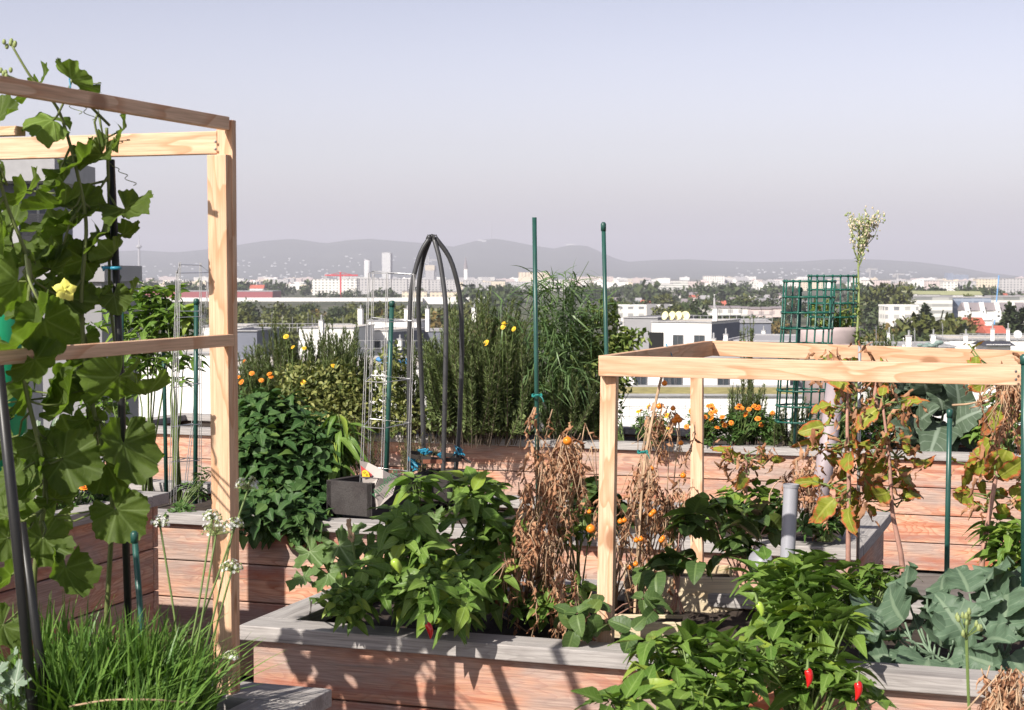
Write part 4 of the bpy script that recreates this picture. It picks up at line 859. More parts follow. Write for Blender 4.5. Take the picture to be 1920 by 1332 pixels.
# ================================================================== TIMBER FRAMES
def timber(nm, p, q, w_, h_, t, mat='pine', up=Z):
    p = np.asarray(p, float); q = np.asarray(q, float); d = nrm(q-p); sd = nrm(np.cross(d, up)); u_ = np.cross(sd, d); L = np.linalg.norm(q-p)
    b = MB(); b.box((0, 0, 0), (L, w_, h_)); o = b.build(nm, M[mat], t, False); mtx = mathutils.Matrix(((d[0], sd[0], u_[0], 0), (d[1], sd[1], u_[1], 0), (d[2], sd[2], u_[2], 0), (0, 0, 0, 1)))
    c = (p+q)/2-np.array(t['_l']); o.matrix_local = mathutils.Matrix.Translation(tuple(c))@mtx
    bv = o.modifiers.new('b', 'BEVEL'); bv.width = .002; bv.segments = 2
    return o
PB = G(424, 1312, .78); t = thing('timber_trellis', 'new timber trellis frame at left carrying the squash vine', 'trellis', PB)
dP = PB[1]; PT = W(411, 290, dP); timber('post', PB, W(411, 291, dP), .058, .034, t, up=V)
tp = W(424, 226, dP+.02); timber('post_strip', W(430, 640, dP+.022)*0+tp-A(0, 0, 1.60), tp, .022, .05, t, up=U)
q0 = W(424, 232, dP-.0); timber('top_rail', q0, q0-V*1.55, .022, .036, t)
c0 = W(412, 268, dP+.03); timber('cross_rail', c0, c0-U*1.6, .034, .062, t)
for e_ in (q0-V*1.52, c0-U*1.57): timber('post', A(e_[0], e_[1], .78), A(e_[0], e_[1], e_[2]-.02), .05, .034, t, up=V)
r0 = W(430, 638, dP-.02); timber('side_rail', r0, r0-V*1.25, .03, .032, t)
for px, py in ((404, 266), (404, 280), (418, 300), (412, 640)): b = MB(); b.ball(W(px, py, dP-.0185 if py > 290 else dP+.008), .004, 7, 5, (1, .5, 1)); b.build('screw', M['screw'], t)
s0 = W(40, 246, 4.45); timber('short_rail', s0, s0-U*.6, .04, .024, t)
# right frame
FL = W(1124, 686, 5.42); t = thing('tomato_frame', 'new timber tomato frame over the foreground bed at right', 'frame', G(1133, 1170))
FR = W(1990, 705, 5.42-.22); FRdir = nrm(FR-FL)
timber('front_rail', FL, FR, .03, .064, t)
BL = W(1334, 653, 7.0); BR = W(1990, 675, 6.75); timber('back_rail', BL, BR, .03, .062, t)
timber('side_rail', FL+A(.012, .02, .0), BL+A(-.012, -.02, 0), .03, .062, t)
pf = W(1143, 706, 5.45); timber('post', A(pf[0]-.012, pf[1], .72), pf, .052, .034, t, up=V)
pb = W(1307, 667, 6.95); timber('post', A(pb[0], pb[1]-.05, .72), pb, .05, .03, t, up=V)
for e_ in (FL+(FR-FL)*.985, BL+(BR-BL)*.985): timber('post', A(e_[0], e_[1]+.03, .72), A(e_[0], e_[1]+.03, e_[2]-.033), .05, .032, t, up=V)
for px, py, dd in ((1151, 692, 5.403), (1141, 678, 5.403), (1141, 700, 5.403), (1905, 697, 5.19), (1905, 712, 5.19)): b = MB(); b.ball(W(px, py, dd), .0045, 8, 5, (1, .5, 1)); b.build('screw', M['screw'], t)

# ---- stakes, poles and pipes
def stake(label, pts, r, mat='stake', name='plant_stake', cap=True, cat='stake'):
    t = thing(name, label, cat, pts[0]); b = MB(); b.tube(pts, r, 8); b.build('rod', M[mat], t, smooth=True)
    if cap: p = np.asarray(pts[-1]); b = MB(); b.tube([p-A(0, 0, .025), p, p+A(0, 0, .006)], [r*1.25, r*1.25, r*.6], 8); b.build('end_cap', M[mat], t, smooth=True)
    return t
stake('tall green stake rising from the dried tomato to the sky', [G(1010, 1150, .7), W(1007, 800, 5.8), W(1002, 408, 5.8)], .0076, cap=False)
stake('tall teal green stake with a cap left of the frame corner', [W(1143, 1060, 6.0), W(1138, 700, 6.0), W(1131.5, 420, 6.0)], .0075)
stake('green stake standing free before the back bed at right', [W(1774, 1150, 6.0), W(1777, 960, 6.0), W(1781, 770, 6.0)], .0095)
stake('green stake behind the vine with a blue clip beside it', [W(333-107, 900, 8.8), W(228, 560, 8.8)], .012)
stake('green stake among the pepper leaves left of the wire cage', [W(312, 930, 9.2), W(305, 562, 9.2)], .011)
stake('green stake inside the left wire cage', [W(366, 945, 8.9), W(368, 562, 8.9)], .012)
stake('green stake inside the wire cage beside the obelisk', [W(722, 950, 8.5), W(735, 566, 8.5)], .012)
stake('thin dark stake standing in the chives', [W(284, 1420, 4.45), W(252, 1000, 4.45)], .0085)
stake('black pole running up through the squash vine', [W(248, 1400, 4.6), W(226, 700, 4.6), W(208, 300, 4.65)], .0105, 'blackpole', 'vine_pole', False, 'pole')
stake('leaning black pole at the lower left edge', [W(70, 1420, 4.0), W(30, 1000, 4.0), W(-8, 640, 4.0)], .0135, 'blackpole', 'vine_pole', False, 'pole')
stake('second black pole crossing the leaning one at lower left', [W(102, 1400, 4.1), W(70, 1200, 4.1), W(40, 980, 4.1)], .012, 'blackpole', 'vine_pole', False, 'pole')
stake('bare metal rod beside the back beam', [W(1608, 1110, 6.7), W(1612, 648, 6.7)], .007, 'rail', 'metal_rod', False, 'rod')
stake('green capped end at the right end of the front beam', [W(1921, 1100, 5.1), W(1921, 668, 5.1)], .011, 'stake')
b = MB(); p = W(217, 503, 4.59)
b.tube([p+A(.012*cos(a)+.0, .012*sin(a), 0) for a in np.linspace(0, 6.28, 12)], .005, 6); b.tube([p+A(-.012, 0, 0), p+A(-.035, -.01, .002), p+A(-.028, -.012, -.006)], .0045, 6)
tag(b.build('plant_clip', M['tie'], smooth=True), 'bright blue plant clip on the black pole', 'clip')
b = MB(); p = W(134, 165, 4.1); b.tube([p+A(0, -.02, .02), p+A(.004, -.025, 0), p+A(-.003, -.02, -.02), p+A(.004, -.02, -.035)], .002, 5); tag(b.build('twine', M['tie']), 'short blue twine on the top rail by the highest leaf', 'twine')
b = MB(); p = W(1254, 660, 6.3); b.tube([p+A(-.012, -.02, .03), p+A(.0, -.03, .0), p+A(.004, -.03, -.05), p+A(-.006, -.03, -.03)], .003, 5); b.tube([p+A(0, -.03, .01), p+A(.015, -.035, -.03)], .002, 5); tag(b.build('twine', M['tie']), 'blue twine knotted round the side beam of the frame', 'twine')
for i, (px, py, d, lb) in enumerate(((1007, 742, 5.79, 'teal tie near the middle of the tall green stake'), (1205, 848, 5.7, 'teal tie round the sparse dry tomato stem'), (990, 1028, 5.7, 'teal tie low in the dried tomato'))):
    b = MB(); p = W(px, py, d); b.tube([p+A(.016*cos(a), .016*sin(a), .004*sin(3*a)) for a in np.linspace(0, 6.4, 14)], .0035, 6); b.tube([p+A(.01, -.012, 0), p+A(.018, -.02, -.008), p+A(.022, -.02, -.02)], .002, 5); tag(b.build('plant_tie', M['tealtie']), lb, 'tie')
b = MB(); b.tube([W(1474, 1180, 5.9), W(1476, 1060, 5.95), W(1483, 912, 6.0)], .026, 16, cap=False); b.tube([W(1483, 914, 6.0), W(1483.2, 908, 6.0)], [.029, .029], 16, cap=False); tag(b.build('watering_pipe', M['pipe'], smooth=True), 'upright grey plastic pipe among the pepper leaves', 'pipe')
t = thing('pipe_elbow', 'tilted grey pipe end with a socket beside the upright pipe', 'pipe', W(1450, 1090, 5.85)); b = MB(); b.tube([W(1462, 1120, 5.9), W(1440, 1075, 5.8), W(1426, 1050, 5.75)], .033, 16); b.build('body', M['pipe'], t, smooth=True); b = MB(); b.tube([W(1432, 1062, 5.77), W(1424, 1046, 5.74)], .039, 16); b.build('socket', M['pipe'], t, smooth=True)
b = MB(); b.tube([W(1534, 945, 8.0), W(1552, 840, 8.15), W(1570, 690, 8.3)], .044, 18); tag(b.build('drain_pipe', M['lilac'], smooth=True), 'leaning pale lilac pipe behind the yellowing leaves', 'pipe')
# ---- obelisk
t = thing('obelisk_trellis', 'black four legged obelisk trellis with a strap ring', 'trellis', W(812, 950, 8.9)); top = W(810, 444, 8.9)
for pts, dd in (([(768, 950), (767, 860), (767, 700), (768, 590), (772, 530), (788, 472), (806, 446)], -.02), ([(796, 952), (795, 850), (790, 700), (784, 580), (785, 530), (793, 482), (808, 446)], .13), ([(829, 948), (832, 850), (835, 700), (837, 590), (833, 540), (824, 482), (813, 446)], -.13), ([(845, 930), (860, 850), (866, 690), (866, 600), (862, 545), (845, 482), (816, 446)], .02)):
    n = len(pts); P = [W(p[0], p[1], 8.9+dd*(1-max(0, i-2)/(n-3))) for i, p in enumerate(pts)]
    tt = np.arange(n); T = np.linspace(0, n-1, 26); P = np.array(P); C = np.stack([np.interp(T, tt, P[:, k]) for k in range(3)], 1)
    for _ in range(3): C[1:-1] = (C[:-2]+2*C[1:-1]+C[2:])/4
    b = MB(); b.tube(C, .0125, 10); b.build('leg', M['obel'], t, smooth=True)
b = MB()
for a in np.linspace(0, 6.28, 7)[:-1]: b.tube([top, top+A(.022*cos(a), .022*sin(a), .008), top+A(.03*cos(a), .03*sin(a), -.012)], .004, 5)
b.ball(top, .014); b.build('top_joint', M['obel'], t, smooth=True)
rc = W(815, 856, 8.9); b = MB(); n = 30
for hh in (0,):
    v = []; 
    for i in range(n):
        a = 2*pi*i/n; v += [rc+A(.145*cos(a), .135*sin(a), -.011-.012*cos(a)), rc+A(.145*cos(a), .135*sin(a), .011-.012*cos(a))]
    b.add(v, np.array([[2*i, (2*i+2) % (2*n), (2*i+3) % (2*n), 2*i+1] for i in range(n)]))
b.tube([rc+A(.14, -.02, 0), rc+A(.19, -.03, -.03)], .007, 6); o = b.build('strap_ring', M['strap'], t); o.modifiers.new('s', 'SOLIDIFY').thickness = .003
b = MB(); b.box(rc+A(-.005, -.137, -.012), (.1, .006, .02)); b.build('rusty_strap', M['rust'], t)
for i, (px, py) in enumerate(((795, 846), (772, 860), (829, 856), (858, 848), (776, 872))):
    b = MB(); p = W(px, py, 8.86)
    for q in range(5): b.tube([p+rng.normal(size=3)*.012, p+rng.normal(size=3)*.014, p+rng.normal(size=3)*.016+A(0, 0, -.012)], .006, 5)
    o = b.build('knotted_cord', M['tie'], t)
# ---- wire cages
def wire_cage(label, corners_b, corners_t, levels, r=.0022, dbl=.006):
    t = thing('wire_cage', label, 'plant cage', np.mean(corners_b, 0)); n = len(corners_b)
    for i in range(n):
        for s_ in (-1, 1):
            b = MB(); b.tube([np.asarray(corners_b[i])+A(s_*dbl, 0, 0), np.asarray(corners_t[i])+A(s_*dbl*.6, 0, 0)], r, 5); b.build('upright_wire', M['wire'], t)
    for l in levels:
        b = MB(); P = [np.asarray(corners_b[i])*(1-l)+np.asarray(corners_t[i])*l for i in range(n)]; b.tube(P+[P[0]], r, 5, cap=False); b.build('hoop_wire', M['wire'], t)
    return t
wire_cage('tall wire plant cage left of the obelisk', [W(675, 962, 8.25), W(715, 966, 8.2), W(764, 948, 8.45), W(690, 940, 8.5)], [W(692, 512, 8.25), W(726, 513, 8.2), W(777, 515, 8.45), W(700, 509, 8.5)], (.15, .36, .55, .8, 1.0))
wire_cage('wire plant cage behind the timber post at left', [W(318, 945, 8.7), W(328, 948, 8.65), W(375, 944, 8.9), W(345, 935, 8.95)], [W(332, 508, 8.7), W(337, 492, 8.65), W(376, 493, 8.9), W(394, 507, 8.95)], (.18, .33, .5, .66, .8, .99))
# ---- pennant of folded newspaper
t = thing('paper_pennant', 'folded newspaper pennant with a yellow emblem hanging in the wire cage', 'paper', W(700, 900, 8.18)); pc = [(675, 864), (716, 893), (742, 898), (722, 918), (688, 898), (681, 897)]
def poly(nm, pts, d, mat, th=.003):
    b = MB(); b.add([W(x, y, dd) for (x, y), dd in zip(pts, d if hasattr(d, '__len__') else [d]*len(pts))], np.array([list(range(len(pts)))])); o = b.build(nm, M[mat], t); o.modifiers.new('s', 'SOLIDIFY').thickness = th; return o
poly('upper_fold', [(674, 864), (690, 868), (718, 882), (746, 896), (718, 898), (697, 896), (679, 895)], [8.16, 8.18, 8.15, 8.2, 8.12, 8.13, 8.15], 'paper')
poly('left_point', [(680, 897), (709, 898), (702, 916), (686, 936), (682, 915)], [8.14, 8.12, 8.12, 8.14, 8.15], 'paper')
poly('right_point', [(711, 898), (745, 897), (736, 928), (709, 952), (703, 958), (697, 928), (703, 915)], [8.11, 8.16, 8.14, 8.12, 8.13, 8.115, 8.112], 'paper')
b = MB(); a_ = [W(676, 873, 8.14), W(698, 890, 8.125), W(695, 895, 8.125), W(679, 894.5, 8.14)]; b.add(a_, np.array([[0, 1, 2, 3]])); b.build('red_panel', M['emblemred'], t)
b = MB(); b.add([W(678.5+ (0 if k else 0)+x, y, 8.118+.012*0) for k, (x, y) in enumerate([(0, 884), (4, 881.5), (9, 882.5), (13, 887), (15, 894.5), (0.8, 894)])], np.array([[0, 1, 2, 3, 4, 5]])); b.build('yellow_emblem', M['emblem'], t)
b = MB()
for x, y in ((681, 886), (683.5, 885), (686, 890.5), (687, 889)): b.box(W(x, y, 8.113), (.004, .002, .003))
b.build('emblem_marks', M['ink'], t)
fc = bpy.data.curves.new('lettering', 'FONT'); fc.body = 'Hundeep'; fc.size = .046; fc.extrude = .0006; fo = bpy.data.objects.new('lettering', fc); COL.objects.link(fo)
dg = bpy.context.evaluated_depsgraph_get(); me = bpy.data.meshes.new_from_object(fo.evaluated_get(dg)); bpy.data.objects.remove(fo)
o = bpy.data.objects.new('lettering', me); COL.objects.link(o); me.materials.clear(); me.materials.append(M['ink']); o.parent = t
o.rotation_euler = mathutils.Euler((pi/2, R(-48), 0), 'XYZ'); o.location = tuple(W(702.5, 934, 8.1)-np.array(t['_l']))
# ---- boxes
def open_box(nm, label, p0, p1, h, dep, mat, th=.018, ang=None):
    p0 = np.asarray(p0); p1 = np.asarray(p1); d = p1-p0; L = np.linalg.norm(d[:2]); a = math.atan2(d[1], d[0]); t = thing(nm, label, 'planter box', p0, a)
    for n_, c, sz in (('front_panel', (L/2, 0, h/2), (L, th, h)), ('back_panel', (L/2, dep, h/2), (L, th, h)), ('side_panel', (th/2, dep/2, h/2), (th, dep-th-.002, h-.003)), ('side_panel', (L-th/2, dep/2, h/2), (th, dep-th-.002, h-.003))):
        b = MB(); b.box((0, 0, 0), sz if n_ != 'side_panel' else sz); o = b.build(n_, M[mat], t, False); o.location = c; bv = o.modifiers.new('b', 'BEVEL'); bv.width = .002
    b = MB(); b.box((L/2, dep/2, h*.75), (L-.04, dep-.03, .01)); b.build('soil', M['soil'], t, False); return t
open_box('planter_box', 'pale new pine planter box with strawberry leaves hanging over', G(1172, 1150, .722), G(1384, 1150, .722)+A(0, -.02, 0), .135, .26, 'pinebox')
t = open_box('planter_box', 'low pine box in front of the pale strawberry box', G(1150, 1196, .745), G(1292, 1198, .745), .055, .12, 'pinebox')
open_box('planter_box', 'old dark grey planter box beside the mint mound', G(617, 964, .8), G(617, 964, .8)+V*.36+U*.08, .165, -.24, 'oldbox', .03)
open_box('planter_box', 'dark planter box under the obelisk ring', W(768, 938, 8.8), W(846, 938, 8.74), .13, .3, 'oldbox', .03)
b = MB(); b.lathe([(.001, .012), (.03, .01), (.05, -.01), (.055, -.03)], G(545, 1156, .78), 18); tag(b.build('plastic_lid', M['blueobj'], smooth=True), 'pale blue plastic lid on the soil behind the near rim', 'lid')
b = MB(); b.tube([G(580, 1158, .75), W(584, 1126, 5.3)], [.004, .003], 5); tag(b.build('plant_label', M['plaster']), 'small white plant label stick in the foreground bed', 'plant label')
# ---- big planter pot, mesh cages
pd = 12.1; c = W(1552, 800, pd); t = thing('planter_pot', 'large pale planter pot with thick rim behind the frame', 'pot', c); kk = pd/F; H = 188*kk
b = MB(); b.lathe([(.12, 0), (.15, .02), (.19, H*.72), (.215, H*.80), (.222, H*.88), (.225, H*.96), (.215, H), (.20, H), (.19, H-.05)], n=40); b.build('bowl', M['pot'], t, False, True)
b = MB(); b.lathe([(.19, H-.05), (.001, H-.04)], n=30); b.build('soil', M['soil'], t, False)
b = MB(); b.lathe([(.192, H*.70), (.224, H*.79), (.224, H*.83), (.2, H*.86)], n=40); b.build('rim', M['pot'], t, False, True)
def mesh_cage(label, c, rx, ry, z0, z1, nz, na, d=None, lean=0.0, arc=(0, 2*pi)):
    t = thing('mesh_cage', label, 'plant mesh', c); b = MB()
    th = np.linspace(arc[0], arc[1], na, endpoint=abs(arc[1]-arc[0]) < 6)
    P = lambda a, z: np.asarray(c)+A(rx*cos(a)+lean*(z-z0), ry*sin(a), z)
    for a in th: b.tube([P(a, z0), P(a, (z0+z1)/2), P(a, z1)], .0062, 5)
    for i in range(nz):
        z = z0+(z1-z0)*i/(nz-1); b.tube([P(a, z) for a in np.linspace(arc[0], arc[1], 24)], .0062, 5)
        for a in th: b.ball(P(a, z), .012, 6, 4)
    b.build('netting', M['mesh'], t, smooth=True); return t
c = W(1502, 830, 11.3); k = 11.3/F
mt = mesh_cage('taller green plastic mesh cylinder left of the pot', c, 48*k, .15, 40*k, 303*k, 10, 9, lean=.05); b = MB(); b.tube([c+A(-.06, -.1, 0), c+A(-.03, -.1, 285*k)], .012, 8); b.ball(c+A(-.03, -.1, 287*k), .019, 8, 6); b.build('support_stake', M['stake'], mt, smooth=True)
c = W(1560, 620, 12.15); k = 12.15/F
mt = mesh_cage('shorter green mesh cylinder standing in the pot', c, 45*k, .15, 0, 102*k, 5, 9); b = MB(); b.tube([c+A(-.03, -.1, 0), c+A(-.03, -.1, 60*k)], .012, 8); b.build('support_stake', M['stake'], mt, smooth=True)
# ---- green tower
c = W(8, 900, 7.0); t = thing('green_planter_tower', 'bright green plastic tube planter with a round hole at left', 'planter', c); k = 7/F
b = MB(); b.lathe([(.001, 0), (.095, 0), (.095, 330*k), (.088, 340*k), (.08, 340*k)], n=32); b.build('tube', M['greenpot'], t, False, True)
b = MB(); b.lathe([(.001, .001), (.024, 0), (.027, -.003), (.028, -.008)], (.045, -.0855, 127*k), 24, 0, np.array([[cos(.5), sin(.5), 0], [0, 0, 1], [sin(.5), -cos(.5), 0]])); b.build('hole', M['hole'], t, False)
for a, z in ((-2.6, 70), (-1.9, 250)):
    b = MB(); b.lathe([(.001, .001), (.024, 0), (.027, -.003), (.028, -.008)], (.0965*cos(a), .0965*sin(a), z*k), 24, 0, np.array([[-sin(a), cos(a), 0], [0, 0, 1], [cos(a), sin(a), 0]])); b.build('hole', M['hole'], t, False)

# ================================================================== PLANTS
exec(compile('', '', 'exec')) if False else None
# squash vine -------------------------------------------------------
sv = thing('squash_vine', 'climbing squash vine with large lobed leaves on the left trellis', 'climbing plant', G(180, 1360)); sb = MB()
vine = [W(*p) for p in ((185, 1400, 4.70), (200, 1150, 4.65), (215, 900, 4.60), (165, 740, 4.60), (150, 560, 4.55), (165, 420, 4.55), (140, 300, 4.50), (110, 200, 4.45), (60, 150, 4.40), (22, 85, 4.40))]
def smooth_path(P, n=60, it=4):
    P = np.array(P); T = np.linspace(0, len(P)-1, n); C = np.stack([np.interp(T, np.arange(len(P)), P[:, k]) for k in range(3)], 1)
    for _ in range(it): C[1:-1] = (C[:-2]+2*C[1:-1]+C[2:])/4
    return C
VN = smooth_path(vine); sb.tube(VN, np.linspace(.008, .003, len(VN)), 7)
v2 = smooth_path([W(*p) for p in ((100, 1400, 4.50), (60, 1100, 4.50), (90, 900, 4.45), (40, 700, 4.40), (60, 500, 4.40), (10, 380, 4.35), (-20, 250, 4.30))]); sb.tube(v2, np.linspace(.008, .004, len(v2)), 7)
v3 = smooth_path([W(*p) for p in ((205, 235, 4.60), (150, 180, 4.45), (70, 165, 4.40), (5, 140, 4.30))]); sb.tube(v3, .004, 6)
v4 = smooth_path([W(*p) for p in ((230, 760, 4.65), (205, 560, 4.65), (205, 400, 4.65), (200, 240, 4.60))]); sb.tube(v4, .0045, 6)
VA = np.concatenate([VN, v2, v3, v4])
near = lambda c: VA[np.argmin(np.linalg.norm(VA-c-A(0, 0, .05)+rng.normal(size=3)*.03, axis=1))]
n1 = (-.55, -.45, .7); n2 = (.35, -.85, .4); n3 = (-.75, -.1, .6)
leaves = [(140, 150, 42, -.15, (-.3, .75, .45)), (70, 165, 40, -.05, n1), (90, 225, 40, -.1, (.2, .8, -.3)), (228, 250, 34, 0, (-.9, -.2, .3)), (145, 310, 52, -.05, n3), (185, 295, 38, 0, n1), (240, 395, 44, .0, (-.3, -.7, .6)), (150, 385, 42, .02, n2), (130, 430, 48, .02, n3), (185, 445, 44, .05, n1), (235, 440, 30, .1, n1), (205, 480, 34, .05, n3), (150, 490, 36, .05, n2), (60, 490, 48, -.1, n1), (25, 540, 62, -.15, n3), (100, 500, 36, -.05, n1), (130, 560, 40, 0, n2), (180, 570, 34, .05, n3), (250, 545, 22, .1, n1), (45, 640, 80, -.8, n3), (85, 612, 50, -.75, n2), (70, 680, 46, -.8, n1), (215, 560, 26, .05, n2), (110, 720, 46, 0, (.3, -.8, .2)), (175, 700, 34, .05, n2), (215, 715, 56, -.05, n3), (280, 735, 40, .02, n3), (165, 790, 30, .05, n2), (235, 845, 58, -.05, (.6, -.75, .2)), (205, 880, 40, 0, (.5, -.7, .3)), (130, 865, 52, -.1, (-.4, -.6, .7)), (90, 830, 30, -.05, n1), (60, 905, 44, -.15, n1), (20, 900, 40, -.2, n3), (110, 935, 36, -.1, n1), (285, 880, 28, .1, n3), (225, 965, 48, -.05, (-.3, -.6, .75)), (80, 1020, 46, -.15, (.5, -.8, .3)), (125, 1075, 48, -.15, (.5, -.8, .25)), (5, 1010, 36, -.25, n2), (15, 1085, 40, -.25, n3), (0, 350, 40, -.2, n3), (5, 430, 44, -.2, n3), (0, 215, 34, -.2, n3), (150, 640, 34, .05, n2), (-10, 740, 60, -.2, n3), (0, 1180, 40, -.3, n2)]
for i in range(27): leaves.append((rng.uniform(0, 185)-(40 if i % 3 else 0), rng.uniform(330, 1000), rng.uniform(32, 52), rng.uniform(-.1, .2), (n1, n2, n3)[i % 3]))
big_leaves(sv, sb, leaves, SQUASH, 'squash', 4.55, near, n1, .35, prad=.003, rs=1.22)
off = []
for i in range(5):                                      # the vine goes on to the left, outside the frame
    off.append((rng.uniform(-700, -190), rng.uniform(-250, 1000), rng.uniform(44, 64), rng.uniform(-.7, .0), n3))
big_leaves(sv, sb, off, SQUASH, 'squash', 4.3, lambda c: c+A(.04, .03, -.12), n1, .3, prad=.003)
for i in range(9):                                      # tendrils
    p = VA[rng.integers(len(VA))]; q = nrm(A(rng.normal(), rng.normal()*.5, rng.normal()*.5)); tt = np.linspace(0, 1, 26)
    sb.tube([p+q*.09*s_+A(.012*sin(s_*22)*s_, .01*cos(s_*22)*s_, -.03*s_*s_) for s_ in tt], .0012, 4)
sb.build('stems', M['vinestem'], sv, smooth=True)
for px, py, dd in ((122, 545, 4.40), (300-185, 552, 4.1)):
    b = MB(); tm = t_lance(1.0, -.4, .8, 7, .55, .12, 0, .05); p = W(px, py, dd); up = nrm(A(.3, -.7, .1)); e1 = nrm(np.cross(up, [.2, .3, .9])); e2 = np.cross(up, e1); th = np.arange(5)*2*pi/5
    D = (np.cos(th)[:, None]*e1+np.sin(th)[:, None]*e2)*.8+up*.6; b.place(tm, np.repeat(p[None], 5, 0), D, up-D*.5, .027); b.ball(p+up*.006, .004); b.tube([p, p-up*.03], [.008, .004], 6)
    b.build('flower', M['squashflower'], sv, smooth=True); break
b = MB()
for px, py in ((22, 83), (8, 137)): 
    for i in range(6): b.ball(W(px, py, 4.08)+rng.normal(size=3)*.006, .005, 7, 5, (1, 1, 1.4))
b.build('flower_bud', M['bud'], sv, smooth=True)
b = MB(); b.tube(smooth_path([W(48, 478, 4.25), W(52, 520, 4.23), W(65, 550, 4.23), W(80, 575, 4.25)], 14, 2), [.0035]*14, 6); b.build('young_shoot', M['bud'], sv, smooth=True)
# chives -------------------------------------------------------------
def chives(label, c, n, rad, hh, group=None):
    t = thing('garlic_chives', label, 'chives', c, 0, group); b = MB(); P = np.repeat(np.asarray(c)[None], n, 0)+np.stack([np.clip(rng.normal(size=n), -1.6, 1.2)*rad, rng.normal(size=n)*rad, np.zeros(n)], 1)
    D = np.repeat(Z[None], n, 0)+rv(n)*A(.12, .12, .05); h = rng.integers(len(BLADE), size=n); L = rng.uniform(.6, 1.1, n)*hh; N = rv(n)*A(1, 1, .1)-D*.0
    for k in range(len(BLADE)): m = h == k; b.place(BLADE[k], P[m], D[m], N[m], L[m])
    b.build('blades', M['grass'], t, smooth=True); return t
for i, (px, d, n, hh, lb) in enumerate(((130, 4.15, 380, .33, 'left chive clump beside the leaning black poles'), (215, 4.3, 420, .35, 'dense chive clump left of the thin dark stake'), (290, 4.3, 380, .31, 'chive clump right of the thin dark stake'), (330, 4.45, 190, .27, 'chive clump against the timber post'), (90, 4.35, 280, .36, 'chive clump behind the leaning black poles'), (250, 4.0, 300, .25, 'nearest chive clump at the bottom edge'))):
    q = G(px, 515+1.21*F/d, .75); q[1] = d; q[0] = (px-960)/F*d; ct = chives(lb, q, n, .06, hh)
    if i in (2, 3):
        st = MB()
        for (ax, ay, dd, rr) in (((300, 985, 4.35, 15), (405, 1003, 4.35, 24), (398, 975, 4.4, 16)) if i == 2 else ((434, 1072, 4.4, 19), (465, 918, 4.45, 21), (438, 990, 4.42, 17), (434, 1235, 4.35, 12))):
            rr *= 1.3; tip = W(ax, ay, dd); b0 = q+rng.normal(size=3)*A(.03, .03, 0); st.tube(smooth_path([b0, (b0+tip)/2+A(.012, 0, 0), tip], 10, 2), [.0028]*10, 5)
            b = MB(); r = rr*dd/F; m = 60; o = rv(m); o[:, 2] = np.abs(o[:, 2])*.9+.1; o /= np.linalg.norm(o, axis=1, keepdims=True); E = tip+o*r*rng.uniform(.75, 1, (m, 1))
            for j in range(m): b.tube([tip, E[j]], .0006, 3, 1)
            star = t_lance(.35, .1, .1, 2, .4, 0, 0, .0)
            for j in range(m):
                if rng.random() < .62:
                    e1 = nrm(np.cross(o[j], [.3, .8, .2])); e2 = np.cross(o[j], e1); th = np.arange(6)*pi/3
                    Dd = np.cos(th)[:, None]*e1+np.sin(th)[:, None]*e2+o[j]*.4; b.place(star, np.repeat(E[j][None], 6, 0), Dd, o[j]+Dd*.1, .006, 0)
                else: b.ball(E[j], .003, 6, 4, mi=1)
            b.build('flower_head', [M['white'], M['bud']], ct)
        st.build('flower_stalks', M['stem'], ct, smooth=True)
big = thing('rocket_plant', 'small grey green lobed leaf plant at the bottom left corner', 'plant', G(30, 1400)); sb = MB()
big_leaves(big, sb, [(30, 1275, 34, 0), (5, 1300, 30, 0), (52, 1300, 30, .02), (20, 1240, 24, .05), (45, 1255, 22, .05), (-10, 1260, 30, 0)], ZUCC, 'greyleaf', 4.0, W(20, 1350, 4.0), (-.2, -.6, .7), .3); sb.build('stems', M['stem'], big)
b = MB(); b.tube(smooth_path([W(130, 1325, 4.0), W(200, 1312, 4.0), W(290, 1312, 4.0), W(350, 1318, 4.1)], 20), .0022, 5); tag(b.build('straw_stalk', M['drystem']), 'yellow dry stalk lying across the chives', 'stalk')
# bed 4 plants
zt = float(P4[2])
for px, d, lb in ((30, 6.7, 'orange marigold plant at the left edge'), (120, 7.0, 'orange marigold plant in shade under the vine'), (200, 7.2, 'dark flowering plant near the corner of the shaded bed')):
    c = W(px, 950, d); c[2] = zt-.06; t, P = rosette_bush('marigold_plant', lb, 'marigold', c, [(c+A(0, 0, .08), A(.12, .1, .07))], 60, 6, SMALL, (.025, .04), 'mari', sr=.002)
    sb = MB(); flowers(t, sb, [c+A(rng.uniform(-.12, .12), rng.uniform(-.1, .05), rng.uniform(.1, .17)) for _ in range(6)], c, .02); sb.build('flower_stalks', M['stem'], t)
gq = thing('squash_plant', 'grey green squash leaves behind the vine at left', 'squash plant', W(60, 930, 7.0)); sb = MB()
big_leaves(gq, sb, [(60, 838, 44, -.05), (90, 820, 34, .05), (30, 850, 30, 0), (70, 880, 30, -.1), (105, 850, 26, 0)], ZUCC, 'greyleaf', 7.0, W(60, 930, 7.0), (-.1, -.75, .6), .25, prad=.006); sb.build('stems', M['stem'], gq)
